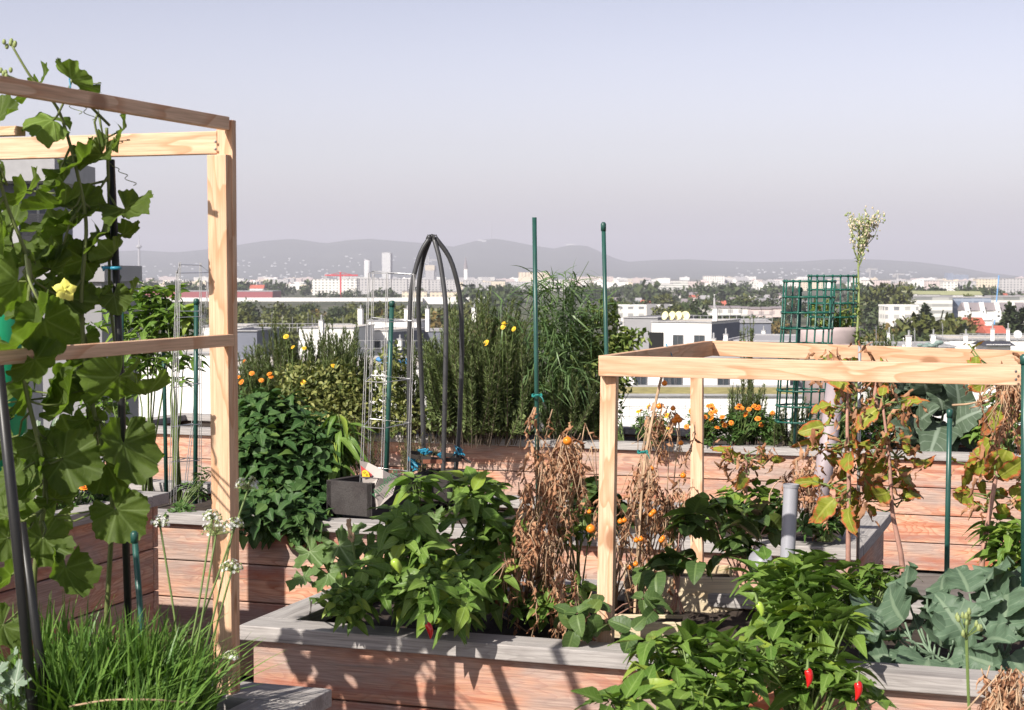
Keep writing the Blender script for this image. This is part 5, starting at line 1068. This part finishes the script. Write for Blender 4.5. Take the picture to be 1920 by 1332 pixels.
# pepper plants behind vine (bed 2, left end)
for lb, bx, ells_, tips in (('tall pepper plant on stakes right of the vine', 275, [ell(275, 600, 9.2, 55, 45), ell(300, 560, 9.2, 40, 30), ell(260, 680, 9.2, 40, 40)], 75), ('tall pepper plant beside the left wire cage', 330, [ell(335, 610, 9.1, 35, 35), ell(345, 680, 9.1, 32, 40)], 30), ('leafy plant low behind the shaded bed corner', 230, [ell(215, 640, 9.4, 60, 60), ell(200, 740, 9.4, 60, 50)], 50)):
    rosette_bush('pepper_plant', lb, 'pepper plant', W(bx, 930, 9.2), ells_, tips, 5, LANCE, (.07, .12), 'pepper', sr=.004, nstem=7)
for lb, c, e in (('low weedy plant spilling over the rim behind the post', W(335, 950, 8.5), [ell(335, 958, 8.35, 40, 12), ell(375, 900, 8.6, 30, 40)]),):
    rosette_bush('trailing_weed', lb, 'weed', c-A(0, 0, .03), e, 34, 5, SMALL, (.025, .05), 'mari', sr=.002)
for i in range(3):
    b = MB(); p = W(350, 912+4*i, 8.75); b.tube([p+A(-.09, 0, -.04), p+A(-.05, 0, .0), p+A(0, 0, .015), p+A(.05, 0, .0), p+A(.09, 0, -.04)], .006, 6); tag(b.build('hose_loop', M['blackpole'], smooth=True), ('lowest', 'middle', 'topmost')[2-i]+' black hose loop on the soil behind the wire cage', 'hose')
# mint
rosette_bush('mint_plant', 'big dense mound of mint right of the timber post', 'mint', W(540, 950, 8.75), [ell(520, 860, 8.6, 95, 100, .3), ell(500, 780, 8.8, 70, 50, .25), ell(590, 830, 8.6, 60, 60, .22), ell(530, 930, 8.35, 85, 50, .14), ell(470, 900, 8.5, 40, 90, .2), ell(600, 900, 8.5, 40, 70, .15), ell(520, 950, 8.02, 78, 34, .08), ell(570, 960, 8.0, 40, 24, .06)], 820, 2, MINT, (.055, .105), 'mint', lift=.0, shell=.25, levels=3, nstem=60, sr=.003)
rosette_bush('pepper_plant', 'drooping pepper plant in the old dark box', 'pepper plant', W(648, 910, 8.6), [ell(645, 850, 8.5, 28, 50), ell(640, 800, 8.5, 20, 30)], 12, 5, LONGL, (.10, .16), 'pepper', lift=-.1, sr=.005)
needle_bush('thyme_bush', 'brownish thyme behind the wire cage', 'thyme', W(690, 900, 9.0), [W(rng.uniform(665, 705), rng.uniform(790, 860), 9.0+rng.normal()*.08) for _ in range(40)], 'varieg', .014, 70, spread=.05, sr=.002)
needle_bush('lavender_bush', 'grey lavender between the obelisk legs', 'lavender', W(780, 900, 9.1), [W(rng.uniform(745, 820), rng.uniform(790, 850), 9.1+rng.normal()*.08) for _ in range(45)], 'varieg', .015, 70, spread=.06, sr=.002)
# back bed: rosemaries and shrubs
def rosem(lb, bx, by, d, tips, per=110, nl=.03, **k): return needle_bush('rosemary_bush', lb, 'rosemary', W(bx, by, d), [W(x, y, d+dd) for x, y, dd in tips], per=per, nl=nl, **k)
def fan(n, x0, x1, ytop, ylow, dz=.15):
    out = []
    for i in range(n):
        f = rng.random(); x = x0+(x1-x0)*f; edge = 1-.55*abs(2*f-1)**4; y = ylow+(ytop-ylow)*edge*rng.uniform(.4, 1)*(.84+.16*sin(x*.11+x0)); out.append((x+rng.normal()*4, y, rng.normal()*dz))
    return out
rosem('large bushy rosemary filling the centre behind the obelisk', 890, 825, 12.1, fan(430, 788, 1012, 538, 770, .24), 230, .044, spread=.24)
rosem('rosemary with tall tips left of the chimney', 515, 815, 12.6, fan(130, 466, 575, 590, 770, .14), 230, .040, spread=.12)
rosem('dense upright rosemary between chimney and wire cage', 635, 815, 12.4, fan(130, 594, 688, 584, 760, .14), 230, .040, spread=.1)
rosem('small rosemary at far left next to the timber post', 455, 815, 12.7, fan(46, 436, 500, 655, 760, .1), 180, .034, spread=.06)
rosem('bare rosemary right of the frame post', 1400, 830, 11.8, fan(48, 1366, 1434, 690, 800, .1), 150, .034, spread=.06)
rosem('single rosemary shoot before the blue grey wing', 1406, 830, 12.1, [(1404+rng.normal()*5, rng.uniform(598, 640), rng.normal()*.03) for _ in range(9)], 260, .034, spread=.02)
rosem('fluffy rosemary under the green mesh', 1475, 835, 11.5, fan(46, 1450, 1522, 740, 815, .08), 150, .03, spread=.06)
rosem('rosemary tips right of the flowering weed', 1660, 820, 11.7, fan(40, 1630, 1694, 590, 730, .1), 190, .038, spread=.08)
scatter_bush('variegated_shrub', 'yellow green variegated shrub left of the wire cage', 'shrub', W(610, 815, 12.2), [ell(610, 735, 12.15, 80, 60, .25), ell(655, 730, 12.1, 34, 36, .15), ell(560, 720, 12.2, 45, 40, .2), ell(640, 780, 12.0, 60, 40, .2)], 2300, SMALL, (.035, .06), 'varieg', up=.5, droop=-.2, shell=.4)
scatter_bush('variegated_shrub', 'sparse variegated shrub seen through the wire cage', 'shrub', W(735, 815, 12.1), [ell(730, 720, 12.1, 40, 50, .2), ell(735, 670, 12.1, 22, 30, .15), ell(750, 780, 12.0, 45, 35, .2)], 800, SMALL, (.035, .06), 'varieg', up=.5, droop=-.2, shell=.5)
rt = thing('reed_grass', 'arching reed grass right of the tall green stake', 'grass plant', W(1050, 820, 12.0)); b = MB(); sb = MB()
for i in range(120):
    p = W(1055+rng.normal()*34, rng.uniform(550, 770), 11.95+rng.normal()*.12); n = 9; D = rv(n)*A(1, .6, .5)+A(0, -.1, .25)
    for j in range(n): b.place(REED[rng.integers(3)], p+A(0, 0, .02*j), D[j], Z+rng.normal(size=3)*.3, rng.uniform(.12, .24))
    if i % 3 == 0: sb.tube([W(1050+rng.normal()*8, 822, 12.0), p+A(0, 0, .1)], [.006, .003], 5)
b.build('blades', M['reed'], rt, smooth=True)
for px, py in ((1104, 490), (1075, 512)): sb.tube([W(1060, 570, 12.0), W(px, py, 11.9)], [.005, .0015], 5)
sb.build('stems', M['reed'], rt)
scatter_bush('broadleaf_shrub', 'glossy green shrub behind the capped stake', 'shrub', W(1120, 820, 12.2), [ell(1115, 640, 12.2, 55, 60, .25), ell(1160, 655, 12.2, 32, 22, .2), ell(1130, 590, 12.2, 30, 25, .15), ell(1085, 690, 12.1, 60, 80, .25), ell(1190, 632, 12.1, 26, 14, .1), ell(1150, 690, 12.2, 50, 50, .2), ell(1025, 640, 12.3, 30, 60, .15)], 2400, SMALL, (.045, .075), 'shrub', up=.6, droop=-.1, shell=.4, nst=34)
rosem('dark rosemary low behind the dried tomato', 1070, 822, 12.0, fan(90, 1005, 1130, 660, 790, .15), 170, .04, spread=.15)
for lb, bx, d, fl, els in (('orange calendula plant right of the timber post', 475, 12.3, [(446, 708), (452, 716), (490, 713), (505, 701), (508, 706), (458, 677), (472, 700)], [ell(480, 760, 12.3, 45, 40)]), ('tall yellow calendula before the rosemary', 545, 12.2, [(536, 631), (549, 651), (570, 653), (625, 686), (568, 717)], [ell(545, 770, 12.2, 30, 35)])):
    t, P = rosette_bush('calendula_plant', lb, 'calendula', W(bx, 815, d), els, 34, 6, LANCE, (.04, .08), 'mint', sr=.003); sb = MB()
    flowers(t, sb, [W(x, y, d-.15) for x, y in fl], W(bx, 812, d), .022, 'orange' if bx == 475 else 'yellow', 'orange'); sb.build('flower_stalks', M['stem'], t)
t = thing('yellow_daisy', 'yellow daisies in front of the large rosemary', 'flower', W(955, 800, 11.7)); sb = MB(); flowers(t, sb, [W(x, y, 11.7) for x, y in ((946, 606), (963, 617), (943, 613), (911, 643))], W(950, 800, 11.8), .024, 'yellow', 'yellow'); sb.build('stalks', M['stem'], t)
for i, (bx, w_, lb) in enumerate(((1225, 40, 'sparse marigold plant behind the front frame post'), (1320, 38, 'marigold plant with many orange flowers right of the back frame post'), (1385, 42, 'marigold plant with orange flowers before the bare rosemary'), (1440, 30, 'low marigold plant at the foot of the green mesh'))):
    c = W(bx, 828+i*2, 11.6); t, P = rosette_bush('marigold_plant', lb, 'marigold', c, [ell(bx, 800, 11.6, w_, 30, .15)], 110, 6, SMALL, (.03, .05), 'mari', sr=.003); sb = MB()
    nf = (6, 14, 12, 3)[i]; flowers(t, sb, [W(bx+rng.uniform(-w_, w_)*.9, rng.uniform(754, 802), 11.48+rng.normal()*.05) for _ in range(nf)], c, .022, 'orange' if i else 'yellow', 'rustpetal'); sb.build('flower_stalks', M['stem'], t)
for lb, bx, d, els, n_, mt in (('loose green shrub between the rosemaries and the wire cage', 690, 12.3, [ell(690, 760, 12.3, 60, 45, .2), ell(580, 780, 12.25, 60, 35, .2)], 900, 'shrub'), ('dark green foliage at the foot of the large rosemary', 880, 11.95, [ell(860, 780, 11.95, 70, 35, .15), ell(960, 775, 11.95, 60, 38, .15)], 1100, 'rosemary'), ('mixed green shrub behind the capped stake and frame post', 1170, 12.0, [ell(1120, 760, 12.1, 50, 50, .2), ell(1085, 770, 12.1, 50, 45, .2)], 900, 'shrub'), ('leafy cover filling the back bed below the pot', 1560, 11.7, [ell(1590, 800, 11.7, 60, 34, .15), ell(1650, 790, 11.7, 50, 40, .15)], 800, 'mari')):
    scatter_bush('leafy_shrub', lb, 'shrub', W(bx, 822, d), els, n_, SMALL, (.035, .07), mt, up=.6, droop=.0, shell=.45)
rosem('thin rosemary shoots just left of the obelisk', 765, 818, 12.2, fan(40, 735, 800, 600, 760, .12), 190, .038, spread=.08)
rosette_bush('bean_plant', 'leafy green plant mixed into the foot of the dried tomato', 'bean plant', G(1080, 1150, .74), [ell(1085, 1000, 5.9, 34, 60, .08), ell(1000, 1130, 5.7, 60, 40, .08), ell(1090, 1110, 5.75, 36, 40, .08)], 30, 4, LANCE, (.05, .085), 'pepper', sr=.003)
rosem('long loose rosemary hedge along the left of the back bed', 580, 822, 12.75, fan(190, 440, 705, 612, 730, .1), 210, .042, spread=.2)
# flowering weed
wt = thing('flowering_weed', 'tall flowering weed rising above the pot against the sky', 'weed', W(1606, 800, 11.9)); sb = MB(); b = MB(); lf = MB(); wd_ = 11.9
sb.tube(smooth_path([W(1606, 800, wd_), W(1606, 650, wd_), W(1611, 560, wd_), W(1609, 500, wd_), W(1611, 400, wd_)], 26, 2), np.linspace(.012, .004, 26), 6)
for i in range(26):
    y0 = rng.uniform(415, 505); a = rng.uniform(0, 6.28); sp = rng.uniform(12, 44)*min(1, (515-y0)/55+.3)*(1 if y0 > 430 else .7); y1 = y0-rng.uniform(25, 75); y1 = max(y1, rng.uniform(382, 420))
    p0 = W(1609, y0, wd_); p1 = W(1611+sp*cos(a), y1, wd_+sp*sin(a)*wd_/F); mid = p0*.45+p1*.55+A(.4*(p1[0]-p0[0])*.5, 0, -.02); C = smooth_path([p0, mid, p1], 10, 1); sb.tube(C, np.linspace(.0035, .0014, 10), 4)
    for j in range(4, 10):
        for q in range(2 if j < 8 else 4):
            e = C[j]+rng.normal(size=3)*.016+A(0, 0, .008); b.tube([C[j], e], .0008, 3, 1); b.ball(e, rng.uniform(.004, .0085), 5, 4, (1, 1, 1.3), mi=0 if rng.random() < .55 else 1)
for i in range(80):
    y = rng.uniform(480, 790); sz = .03+.1*max(0, (y-560)/230); lf.place(LANCE[rng.integers(4)], W(1608, y, wd_), A(rng.normal(), rng.normal(), .35), Z+rng.normal(size=3)*.3, min(sz, .11))
b.build('flower_clusters', [M['cream'], M['bud']], wt); sb.build('stems', M['bud'], wt, smooth=True); lf.build('leaves', M['shrub'], wt, smooth=True)
# leaves in the pot
scatter_bush('pot_plant', 'light green leafy plant growing in the pot', 'plant', W(1560, 620, 12.15), [ell(1575, 595, 12.15, 30, 22), ell(1545, 585, 12.15, 30, 22)], 160, SMALL, (.04, .09), 'shrub')
# cabbage
def cabbage(label, c, d, specs, mat, tms, N0, name='cabbage_plant', cat='cabbage'):
    t = thing(name, label, cat, c); sb = MB(); big_leaves(t, sb, specs, tms, mat, d, c, N0, .5, prad=.004, rs=1.38); sb.build('stalks', M['kstem'], t, smooth=True); return t
cabbage('big dark cabbage behind the frame at right', W(1745, 838, 11.6), 11.5, [(1745+rng.uniform(-62, 62), rng.uniform(725, 825), rng.uniform(26, 40), rng.uniform(-.2, .15), (rng.normal()*.6, -.6, .3)) for _ in range(34)], 'cabbage', CABB, (0, -.6, .6))
rosette_bush('pepper_plant', 'light green leafy plant at the right edge by the back bed', 'plant', W(1890, 850, 11.3), [ell(1895, 770, 11.3, 45, 60), ell(1850, 815, 11.2, 30, 25)], 60, 5, LANCE, (.07, .12), 'pepper')
rosette_bush('small_herb', 'small green herb at the foot of the cabbage', 'herb', W(1740, 842, 11.35), [ell(1745, 832, 11.3, 30, 8)], 9, 5, LANCE, (.05, .09), 'pepper', sr=.002)
# turning-leaf plants
def turning(label, bx, by, d, stem, leaves_):
    t = thing('turning_plant', label, 'plant', W(bx, by, d)); sb = MB(); C = smooth_path([W(x, y, d) for x, y in stem], 30, 3); sb.tube(C, np.linspace(.012, .005, 30), 7); pet = MB(); leaves_ = leaves_+[(l[0]+rng.normal()*14, l[1]+rng.normal()*14, l[2]*rng.uniform(.45, .8), rng.uniform(.02, .16)) for l in leaves_+leaves_]
    big_leaves(t, pet, leaves_, AUT, 'autumn', d, lambda c: C[np.argmin(np.linalg.norm(C-c-A(0, 0, .03), axis=1))], (-.25, -.75, .6), .65, prad=.003, rs=1.35)
    sb.v += pet.v; sb.uv += pet.uv; sb.f += [(f+sb.n, 1) for f, _ in pet.f]; sb.n += pet.n; sb.build('stem', [M['pinkstem'], M['stem']], t, smooth=True); b = MB(); n = 60
    for i in range(n):
        lx = leaves_[rng.integers(len(leaves_))]; p = W(lx[0]+rng.normal()*18, lx[1]+rng.normal()*16, d+rng.normal()*.05); b.place(DRY[i % 6], p, A(rng.normal(), rng.normal()*.4, -1), A(rng.normal(), -1, .3), rng.uniform(.03, .08))
    b.build('dried_leaves', M['dry'], t, smooth=True)
turning('yellow and red turning plant with a straight stem behind the peppers', 1592, 1180, 6.5, [(1592, 1180), (1590, 1050), (1592, 900), (1588, 800), (1590, 720)], [(1540, 800, 24, 0), (1555, 760, 22, 0), (1600, 845, 36, -.06), (1575, 865, 30, 0), (1540, 835, 20, .05), (1600, 920, 30, .05), (1560, 940, 30, -.05), (1590, 955, 24, -.06), (1620, 880, 36, .08), (1560, 700, 20, 0), (1610, 770, 20, .05), (1540, 905, 24, .06), (1580, 735, 18, .03), (1570, 680, 14, 0)])
turning('yellow and red turning plant with a crooked pink stem', 1695, 1110, 6.4, [(1695, 1110), (1690, 1040), (1672, 960), (1668, 860), (1655, 760)], [(1660, 815, 28, -.05), (1690, 820, 26, 0), (1700, 860, 30, .04), (1650, 870, 30, .05), (1662, 925, 26, -.05), (1680, 780, 22, 0), (1640, 770, 26, 0), (1690, 900, 34, .1), (1700, 930, 20, .08), (1630, 840, 26, .05), (1655, 740, 18, 0), (1625, 935, 24, .08), (1700, 760, 18, 0)])
turning('turning plant with a leaning pink stem at the right edge', 1835, 1120, 6.3, [(1835, 1120), (1845, 1020), (1865, 910), (1880, 800), (1885, 700)], [(1870, 770, 30, -.05), (1905, 780, 24, 0), (1855, 830, 24, 0), (1885, 850, 34, -.06), (1910, 830, 28, 0), (1880, 890, 30, -.08), (1905, 880, 24, .04), (1830, 880, 22, .05), (1850, 870, 24, 0), (1820, 930, 20, .05), (1850, 935, 22, .06), (1900, 930, 26, .08), (1830, 672, 16, -.2), (1872, 690, 14, -.2), (1850, 690, 12, -.2), (1910, 740, 22, 0), (1845, 720, 18, 0)])
turning('small yellow turning plant in front of the back bed', 1400, 1010, 7.6, [(1400, 1010), (1398, 930), (1400, 860)], [(1392, 855, 18, 0), (1395, 890, 22, -.05), (1430, 850, 16, 0), (1415, 880, 14, .05), (1370, 850, 14, .05)])
turning('reddish withered shoots over the back beam', 1640, 760, 6.6, [(1645, 780), (1640, 740), (1650, 690)], [(1575, 690, 10, 0), (1640, 690, 10, 0), (1665, 695, 9, 0), (1610, 700, 12, 0), (1560, 668, 8, 0)])
# foreground bed: peppers, zucchini, dried tomato
def peppers(t, pts, mat, L=.07, w_=.014, name='pepper'):
    for p in pts:
        p = np.asarray(p); b = MB(); d = nrm(A(rng.normal()*.35, -.2, -1)); C = [p+d*L*s_+A(.006*sin(s_*3), 0, 0) for s_ in np.linspace(0, 1, 9)]; b.tube(C, w_*np.array([.6, 1, 1.05, 1, .92, .8, .6, .35, .06]), 10); po = b.build(name, M[mat], t, smooth=True)
        b = MB(); b.tube([p-d*.025, p-d*.005, p+d*.004], [.003, .004, .009], 7); b.build('pepper_stalk', M['stem'], t, smooth=True).parent = po
t, P = rosette_bush('pepper_plant', 'big pepper plant in the foreground bed left of centre', 'pepper plant', G(790, 1140, .74), [ell(760, 1010, 5.6, 62, 70, .14), ell(790, 1090, 5.45, 85, 65, .15), ell(783, 925, 5.75, 24, 45, .08), ell(830, 1120, 5.3, 60, 50, .1), ell(700, 1080, 5.6, 60, 45, .1)], 92, 5, LANCE, (.045, .125), 'pepper', shell=.4, lift=.1)
peppers(t, [W(736, 1050, 5.3)], 'lime', .05, .014); peppers(t, [W(800, 1168, 5.05)], 'red', .05, .01)
rosette_bush('pepper_plant', 'pepper plant right of centre beside the dried tomato', 'pepper plant', G(905, 1120, .74), [ell(900, 960, 5.8, 55, 75, .15), ell(920, 1050, 5.7, 60, 75, .15), ell(960, 1000, 5.85, 35, 60, .12), ell(880, 1110, 5.6, 60, 60, .12)], 86, 5, LANCE, (.045, .12), 'pepper', shell=.4, lift=.15)
rosette_bush('pepper_plant', 'low pepper plant behind the near rim at left', 'pepper plant', G(660, 1155, .74), [ell(660, 1130, 5.45, 55, 30, .1)], 26, 5, LANCE, (.04, .075), 'pepper', sr=.003)
zq = thing('zucchini_plant', 'zucchini plant with jagged leaves at the left of the foreground bed', 'zucchini', G(640, 1120, .74)); sb = MB()
big_leaves(zq, sb, [(585, 1040, 40, 0), (640, 1030, 46, 0), (570, 1085, 34, -.05), (620, 1080, 40, -.05), (660, 1065, 40, .05), (690, 1030, 36, .1), (610, 1120, 30, -.08), (660, 1000, 30, .1)], ZUCC, 'zucchini', 5.75, G(650, 1120, .72), (-.2, -.55, .8), .3, prad=.006)
sb.tube(smooth_path([W(668, 1060, 5.7), W(660, 1010, 5.7), W(652, 985, 5.7)], 8, 1), [.004]*8, 6); sb.build('stems', M['stem'], zq)
b = MB()
for i in range(36): b.ball(W(652+rng.normal()*2+(i/36)*10, 976+i*1.1, 5.7), .005, 6, 4, (1, 1, 1.5))
b.build('seed_head', M['drystem'], zq)
gap = thing('squash_plant', 'pale wilted squash leaves left of the second pepper plant', 'squash plant', W(840, 990, 6.9)); sb = MB(); big_leaves(gap, sb, [(845, 960, 30, 0), (820, 975, 26, 0), (860, 930, 22, .1)], ZUCC, 'zucchini', 6.6, W(840, 1010, 6.7), (-.2, -.6, .5), .4); sb.build('stems', M['stem'], gap)
def dried(label, base, ells_, n, nst, fruits, hang=1.0, fr='tomato', frad=.0105):
    t = thing('dried_tomato_plant', label, 'dead tomato plant', base); b = MB(); sb = MB(); P, O = sample(ells_, n, .6); D = rv(n)*A(.5, .4, .3)-Z*hang; N = rv(n)+A(0, -.6, 0); h = rng.integers(6, size=n); sc = rng.uniform(.022, .058, n)
    for k in range(6): m = h == k; b.place(DRY[k], P[m], D[m], N[m], sc[m])
    for i in rng.choice(n, nst, replace=False):
        q = P[i]; b0 = np.asarray(base)+A(rng.normal()*.07, rng.normal()*.04, 0); m = (b0+q)/2+rng.normal(size=3)*A(.035, .03, .03); sb.tube(smooth_path([b0, (b0+m)/2+rng.normal(size=3)*.015, m, q], 12, 2), np.linspace(.0042, .0015, 12), 5)
        for j in range(2): e = q+rng.normal(size=3)*A(.03, .03, .02)-A(0, 0, rng.uniform(.03, .2)); sb.tube([q, (q+e)/2+rng.normal(size=3)*.01, e], .0014, 4)
    for i in range(nst):                                # hanging strands of shrivelled leaves
        q = P[rng.integers(n)]+rng.normal(size=3)*A(.03, .02, .01); L = rng.uniform(.08, .24); m = 9; tt = np.linspace(0, 1, m); C = q+np.stack([.02*np.sin(tt*4+i), .012*np.cos(tt*5+i), -L*tt], 1)+rng.normal(size=(m, 3))*.003
        sb.tube(C, np.linspace(.002, .001, m), 4)
        for j in range(1, m):
            for e in range(2): b.place(DRY[rng.integers(6)], C[j], A(rng.normal()*.5, rng.normal()*.3, -1), A(rng.normal(), -1, .2), rng.uniform(.018, .045))
    b.build('withered_leaves', M['dry'], t, smooth=True); sb.build('stems', M['drystem'], t, smooth=True)
    for x, y, d, s_ in fruits: b = MB(); b.ball(W(x, y, d), frad*s_, 14, 9, (1, 1, .92)); b.ball(W(x, y, d)+A(0, 0, frad*s_*.9), .003, 5, 4); b.build('tomato', M[fr], t, smooth=True)
dried('dense withered tomato hanging on the tall green stake', G(1010, 1150, .74), [ell(1070, 820, 5.85, 62, 50, .13), ell(1035, 890, 5.75, 68, 60, .13), ell(1015, 1000, 5.7, 60, 80, .13), ell(1045, 1080, 5.6, 68, 85, .13), ell(955, 1050, 5.6, 36, 80, .09), ell(1075, 860, 5.8, 40, 60, .1), ell(1005, 800, 5.75, 12, 50, .04)], 210, 66, [(1064, 827, 5.6, 1.5), (1108, 992, 5.55, 1.5), (1105, 960, 5.6, .7)])
dried('sparse withered cherry tomato with orange fruit between the frame posts', G(1190, 1150, .74), [ell(1205, 920, 5.95, 35, 70, .1), ell(1180, 1010, 5.8, 38, 70, .1), ell(1235, 790, 6.1, 40, 50, .1), ell(1250, 940, 6.0, 45, 60, .1)], 80, 34, [(1270, 782, 6, 1), (1265, 789, 6, 1), (1274, 788, 6, 1), (1262, 766, 6, .9), (1277, 831, 6, .9), (1281, 892, 6, 1.05), (1226, 960, 5.8, .9), (1221, 965, 5.8, .9), (1163, 978, 5.7, .9), (1171, 976, 5.7, .9), (1246, 719, 6, 1), (1236, 762, 6, 1.1), (1193, 1013, 5.7, .9), (1202, 1011, 5.7, .9), (1222, 879, 5.9, .8), (1243, 1010, 5.8, .9), (1192, 1058, 5.7, .9), (1180, 1065, 5.7, .8), (1240, 1014, 5.8, .9)])
sb = MB(); C = smooth_path([W(1190, 1150, 5.8), W(1205, 880, 5.95), W(1232, 740, 6.05), W(1245, 690, 6.1)], 20); sb.tube(C, .005, 6); tag(sb.build('cane', M['drystem']), 'pale leaning cane tied to the sparse withered tomato', 'cane')
dried('pinkish withered leaves behind the grey pipe', W(1500, 960, 7.3), [ell(1508, 885, 7.3, 25, 40, .08)], 60, 14, [])
dried('withered shoots over the front beam at the right', W(1880, 760, 5.6), [ell(1890, 720, 5.5, 25, 20, .06)], 20, 8, [])
dried('brown withered plant in the bottom right corner', W(1890, 1400, 4.3), [ell(1885, 1300, 4.3, 40, 40, .08), ell(1900, 1260, 4.3, 25, 20, .06)], 70, 18, [])
# strawberries
def strawb(label, base, els, n, size, hang=0.0):
    rosette_bush('strawberry_plant', label, 'strawberry plant', base, els, n, 3, STRAW, size, 'straw', 'pinkstem', lift=-.05, shell=.5, sr=.002, nstem=7)
strawb('strawberry plant hanging over the pale pine box', G(1270, 1130, .86), [ell(1265, 1050, 5.75, 60, 45, .1), ell(1290, 990, 5.9, 40, 35, .1), ell(1235, 1085, 5.6, 24, 14, .05)], 15, (.075, .11))
strawb('strawberry plant behind the pale box under the pipe', W(1380, 1080, 6.2), [ell(1390, 1010, 6.3, 50, 45, .15), ell(1340, 960, 6.6, 45, 45, .15), ell(1430, 970, 6.6, 40, 35, .12)], 34, (.07, .11))
strawb('strawberry runners spilling over the near rim', G(1120, 1170, .76), [ell(1100, 1160, 5.3, 50, 28, .08), ell(1205, 1135, 5.45, 30, 18, .05), ell(1190, 1180, 5.2, 25, 10, .04)], 13, (.05, .08))
rosette_bush('bean_plant', 'leafy plant between the dried tomato and middle bed', 'bean plant', W(1090, 980, 7.4), [ell(1085, 935, 7.5, 55, 35, .15), ell(1120, 960, 7.5, 40, 30, .15), ell(1155, 950, 7.6, 40, 30, .15)], 46, 4, STRAW, (.06, .1), 'straw', nstem=8)
rosette_bush('bean_plant', 'leafy plant filling the middle bed right of the back post', 'bean plant', W(1400, 990, 7.6), [ell(1370, 940, 7.7, 50, 35, .2), ell(1430, 945, 7.7, 50, 30, .2), ell(1340, 975, 7.5, 40, 25, .1), ell(1460, 970, 7.6, 30, 20, .1)], 70, 4, LANCE, (.07, .11), 'pepper', nstem=10)
rosette_bush('bean_plant', 'low dark plant at the right end of the middle bed', 'bean plant', W(1550, 1000, 7.3), [ell(1545, 975, 7.4, 45, 25, .15), ell(1520, 990, 7.3, 30, 14, .1)], 50, 5, SMALL, (.04, .07), 'mari')
# foreground right peppers
pl = [('front pepper plant reaching over the near rim', G(1330, 1500, .2), 4.75, [ell(1310, 1228, 4.75, 85, 38, .12), ell(1260, 1240, 4.6, 65, 60, .1), ell(1380, 1250, 4.55, 95, 65, .12), ell(1330, 1310, 4.4, 90, 40, .12)], 74),
      ('tall pepper plant at right with red fruit', None, 4.9, [ell(1500, 1120, 5.2, 70, 60, .14), ell(1465, 1185, 5.0, 70, 46, .14), ell(1540, 1190, 4.95, 80, 55, .14), ell(1510, 1260, 4.7, 95, 55, .13), ell(1600, 1290, 4.6, 80, 50, .12)], 100),
      ('pepper plant by the upright grey pipe', None, 5.5, [ell(1455, 1085, 5.5, 60, 40, .12), ell(1520, 1060, 5.6, 40, 25, .1), ell(1440, 1140, 5.3, 38, 30, .1)], 42),
      ('pepper plant at the bottom edge right of centre', None, 4.3, [ell(1180, 1320, 4.2, 50, 22, .08)], 9),
      ('leafy pepper behind the kohlrabi', None, 5.9, [ell(1640, 1090, 6.0, 55, 30, .15), ell(1590, 1110, 5.9, 40, 35, .12)], 44),
      ('pepper plant at the far right behind the kohlrabi', None, 6.2, [ell(1895, 1030, 6.2, 40, 50, .12), ell(1870, 990, 6.3, 30, 25, .1)], 30)]
for i, (lb, bs, d, els, n) in enumerate(pl):
    bs = W((1330, 1510, 1470, 1180, 1620, 1890)[i], (1480, 1420, 1190, 1460, 1190, 1140)[i], d-(.25 if i < 2 else 0)); t, P = rosette_bush('pepper_plant', lb, 'pepper plant', bs, els, n, 5, LANCE, (.05, .128) if i != 4 else (.05, .08), 'pepper', shell=.45, lift=.25, sr=.004)
    if i == 1: peppers(t, [W(1514, 1254, 4.42), W(1608, 1278, 4.35)], 'red', .05, .0105); pass
    if i == 0: peppers(t, [W(1420, 1130, 4.6)], 'lime', .04, .01)
# kohlrabi
cabbage('blue green kohlrabi plant with broad leaves at right', G(1750, 1230, .78), 5.3, [(1700, 1115, 40, .1), (1735, 1120, 44, .05), (1660, 1150, 34, .05), (1690, 1160, 36, -.02), (1650, 1190, 32, -.05), (1755, 1165, 40, 0), (1790, 1190, 46, -.1), (1740, 1240, 46, -.2), (1705, 1220, 36, -.1), (1780, 1240, 40, -.2), (1720, 1175, 44, .02), (1765, 1205, 44, -.05), (1680, 1200, 36, -.05), (1715, 1260, 38, -.2), (1660, 1230, 34, -.1), (1770, 1120, 34, .1)], 'kohl', KOHL, (-.3, -.6, .65), 'kohlrabi_plant', 'kohlrabi')
cabbage('blue green kohlrabi plant at the right edge', G(1880, 1240, .78), 5.2, [(1850, 1090, 44, .1), (1815, 1105, 34, .1), (1885, 1150, 46, 0), (1835, 1150, 40, 0), (1910, 1185, 36, -.05), (1850, 1200, 42, -.1), (1900, 1235, 46, -.15), (1830, 1240, 40, -.15), (1870, 1250, 36, -.2), (1870, 1120, 40, .1), (1880, 1195, 44, -.02), (1810, 1190, 40, 0), (1845, 1260, 40, -.15), (1905, 1110, 36, .12)], 'kohl', KOHL, (-.3, -.6, .65), 'kohlrabi_plant', 'kohlrabi')
t = thing('sow_thistle', 'tall thin weed with yellow buds before the kohlrabi', 'weed', W(1822, 1420, 4.4)); sb = MB(); sb.tube(smooth_path([W(1822, 1420, 4.4), W(1815, 1290, 4.4), W(1812, 1185, 4.4)], 12), .0042, 6)
b = MB()
for i in range(14):
    p = W(1812+rng.normal()*22, 1170+rng.normal()*16, 4.4+rng.normal()*.04); sb.tube([W(1812, 1195, 4.4), p], .0016, 4); b = MB(); b.lathe([(.001, -.008), (.006, -.004), (.005, .004), (.002, .011)], p, 8); b.build('flower_bud', M['bud'], t, smooth=True)
sb.build('stem', M['stem'], t)
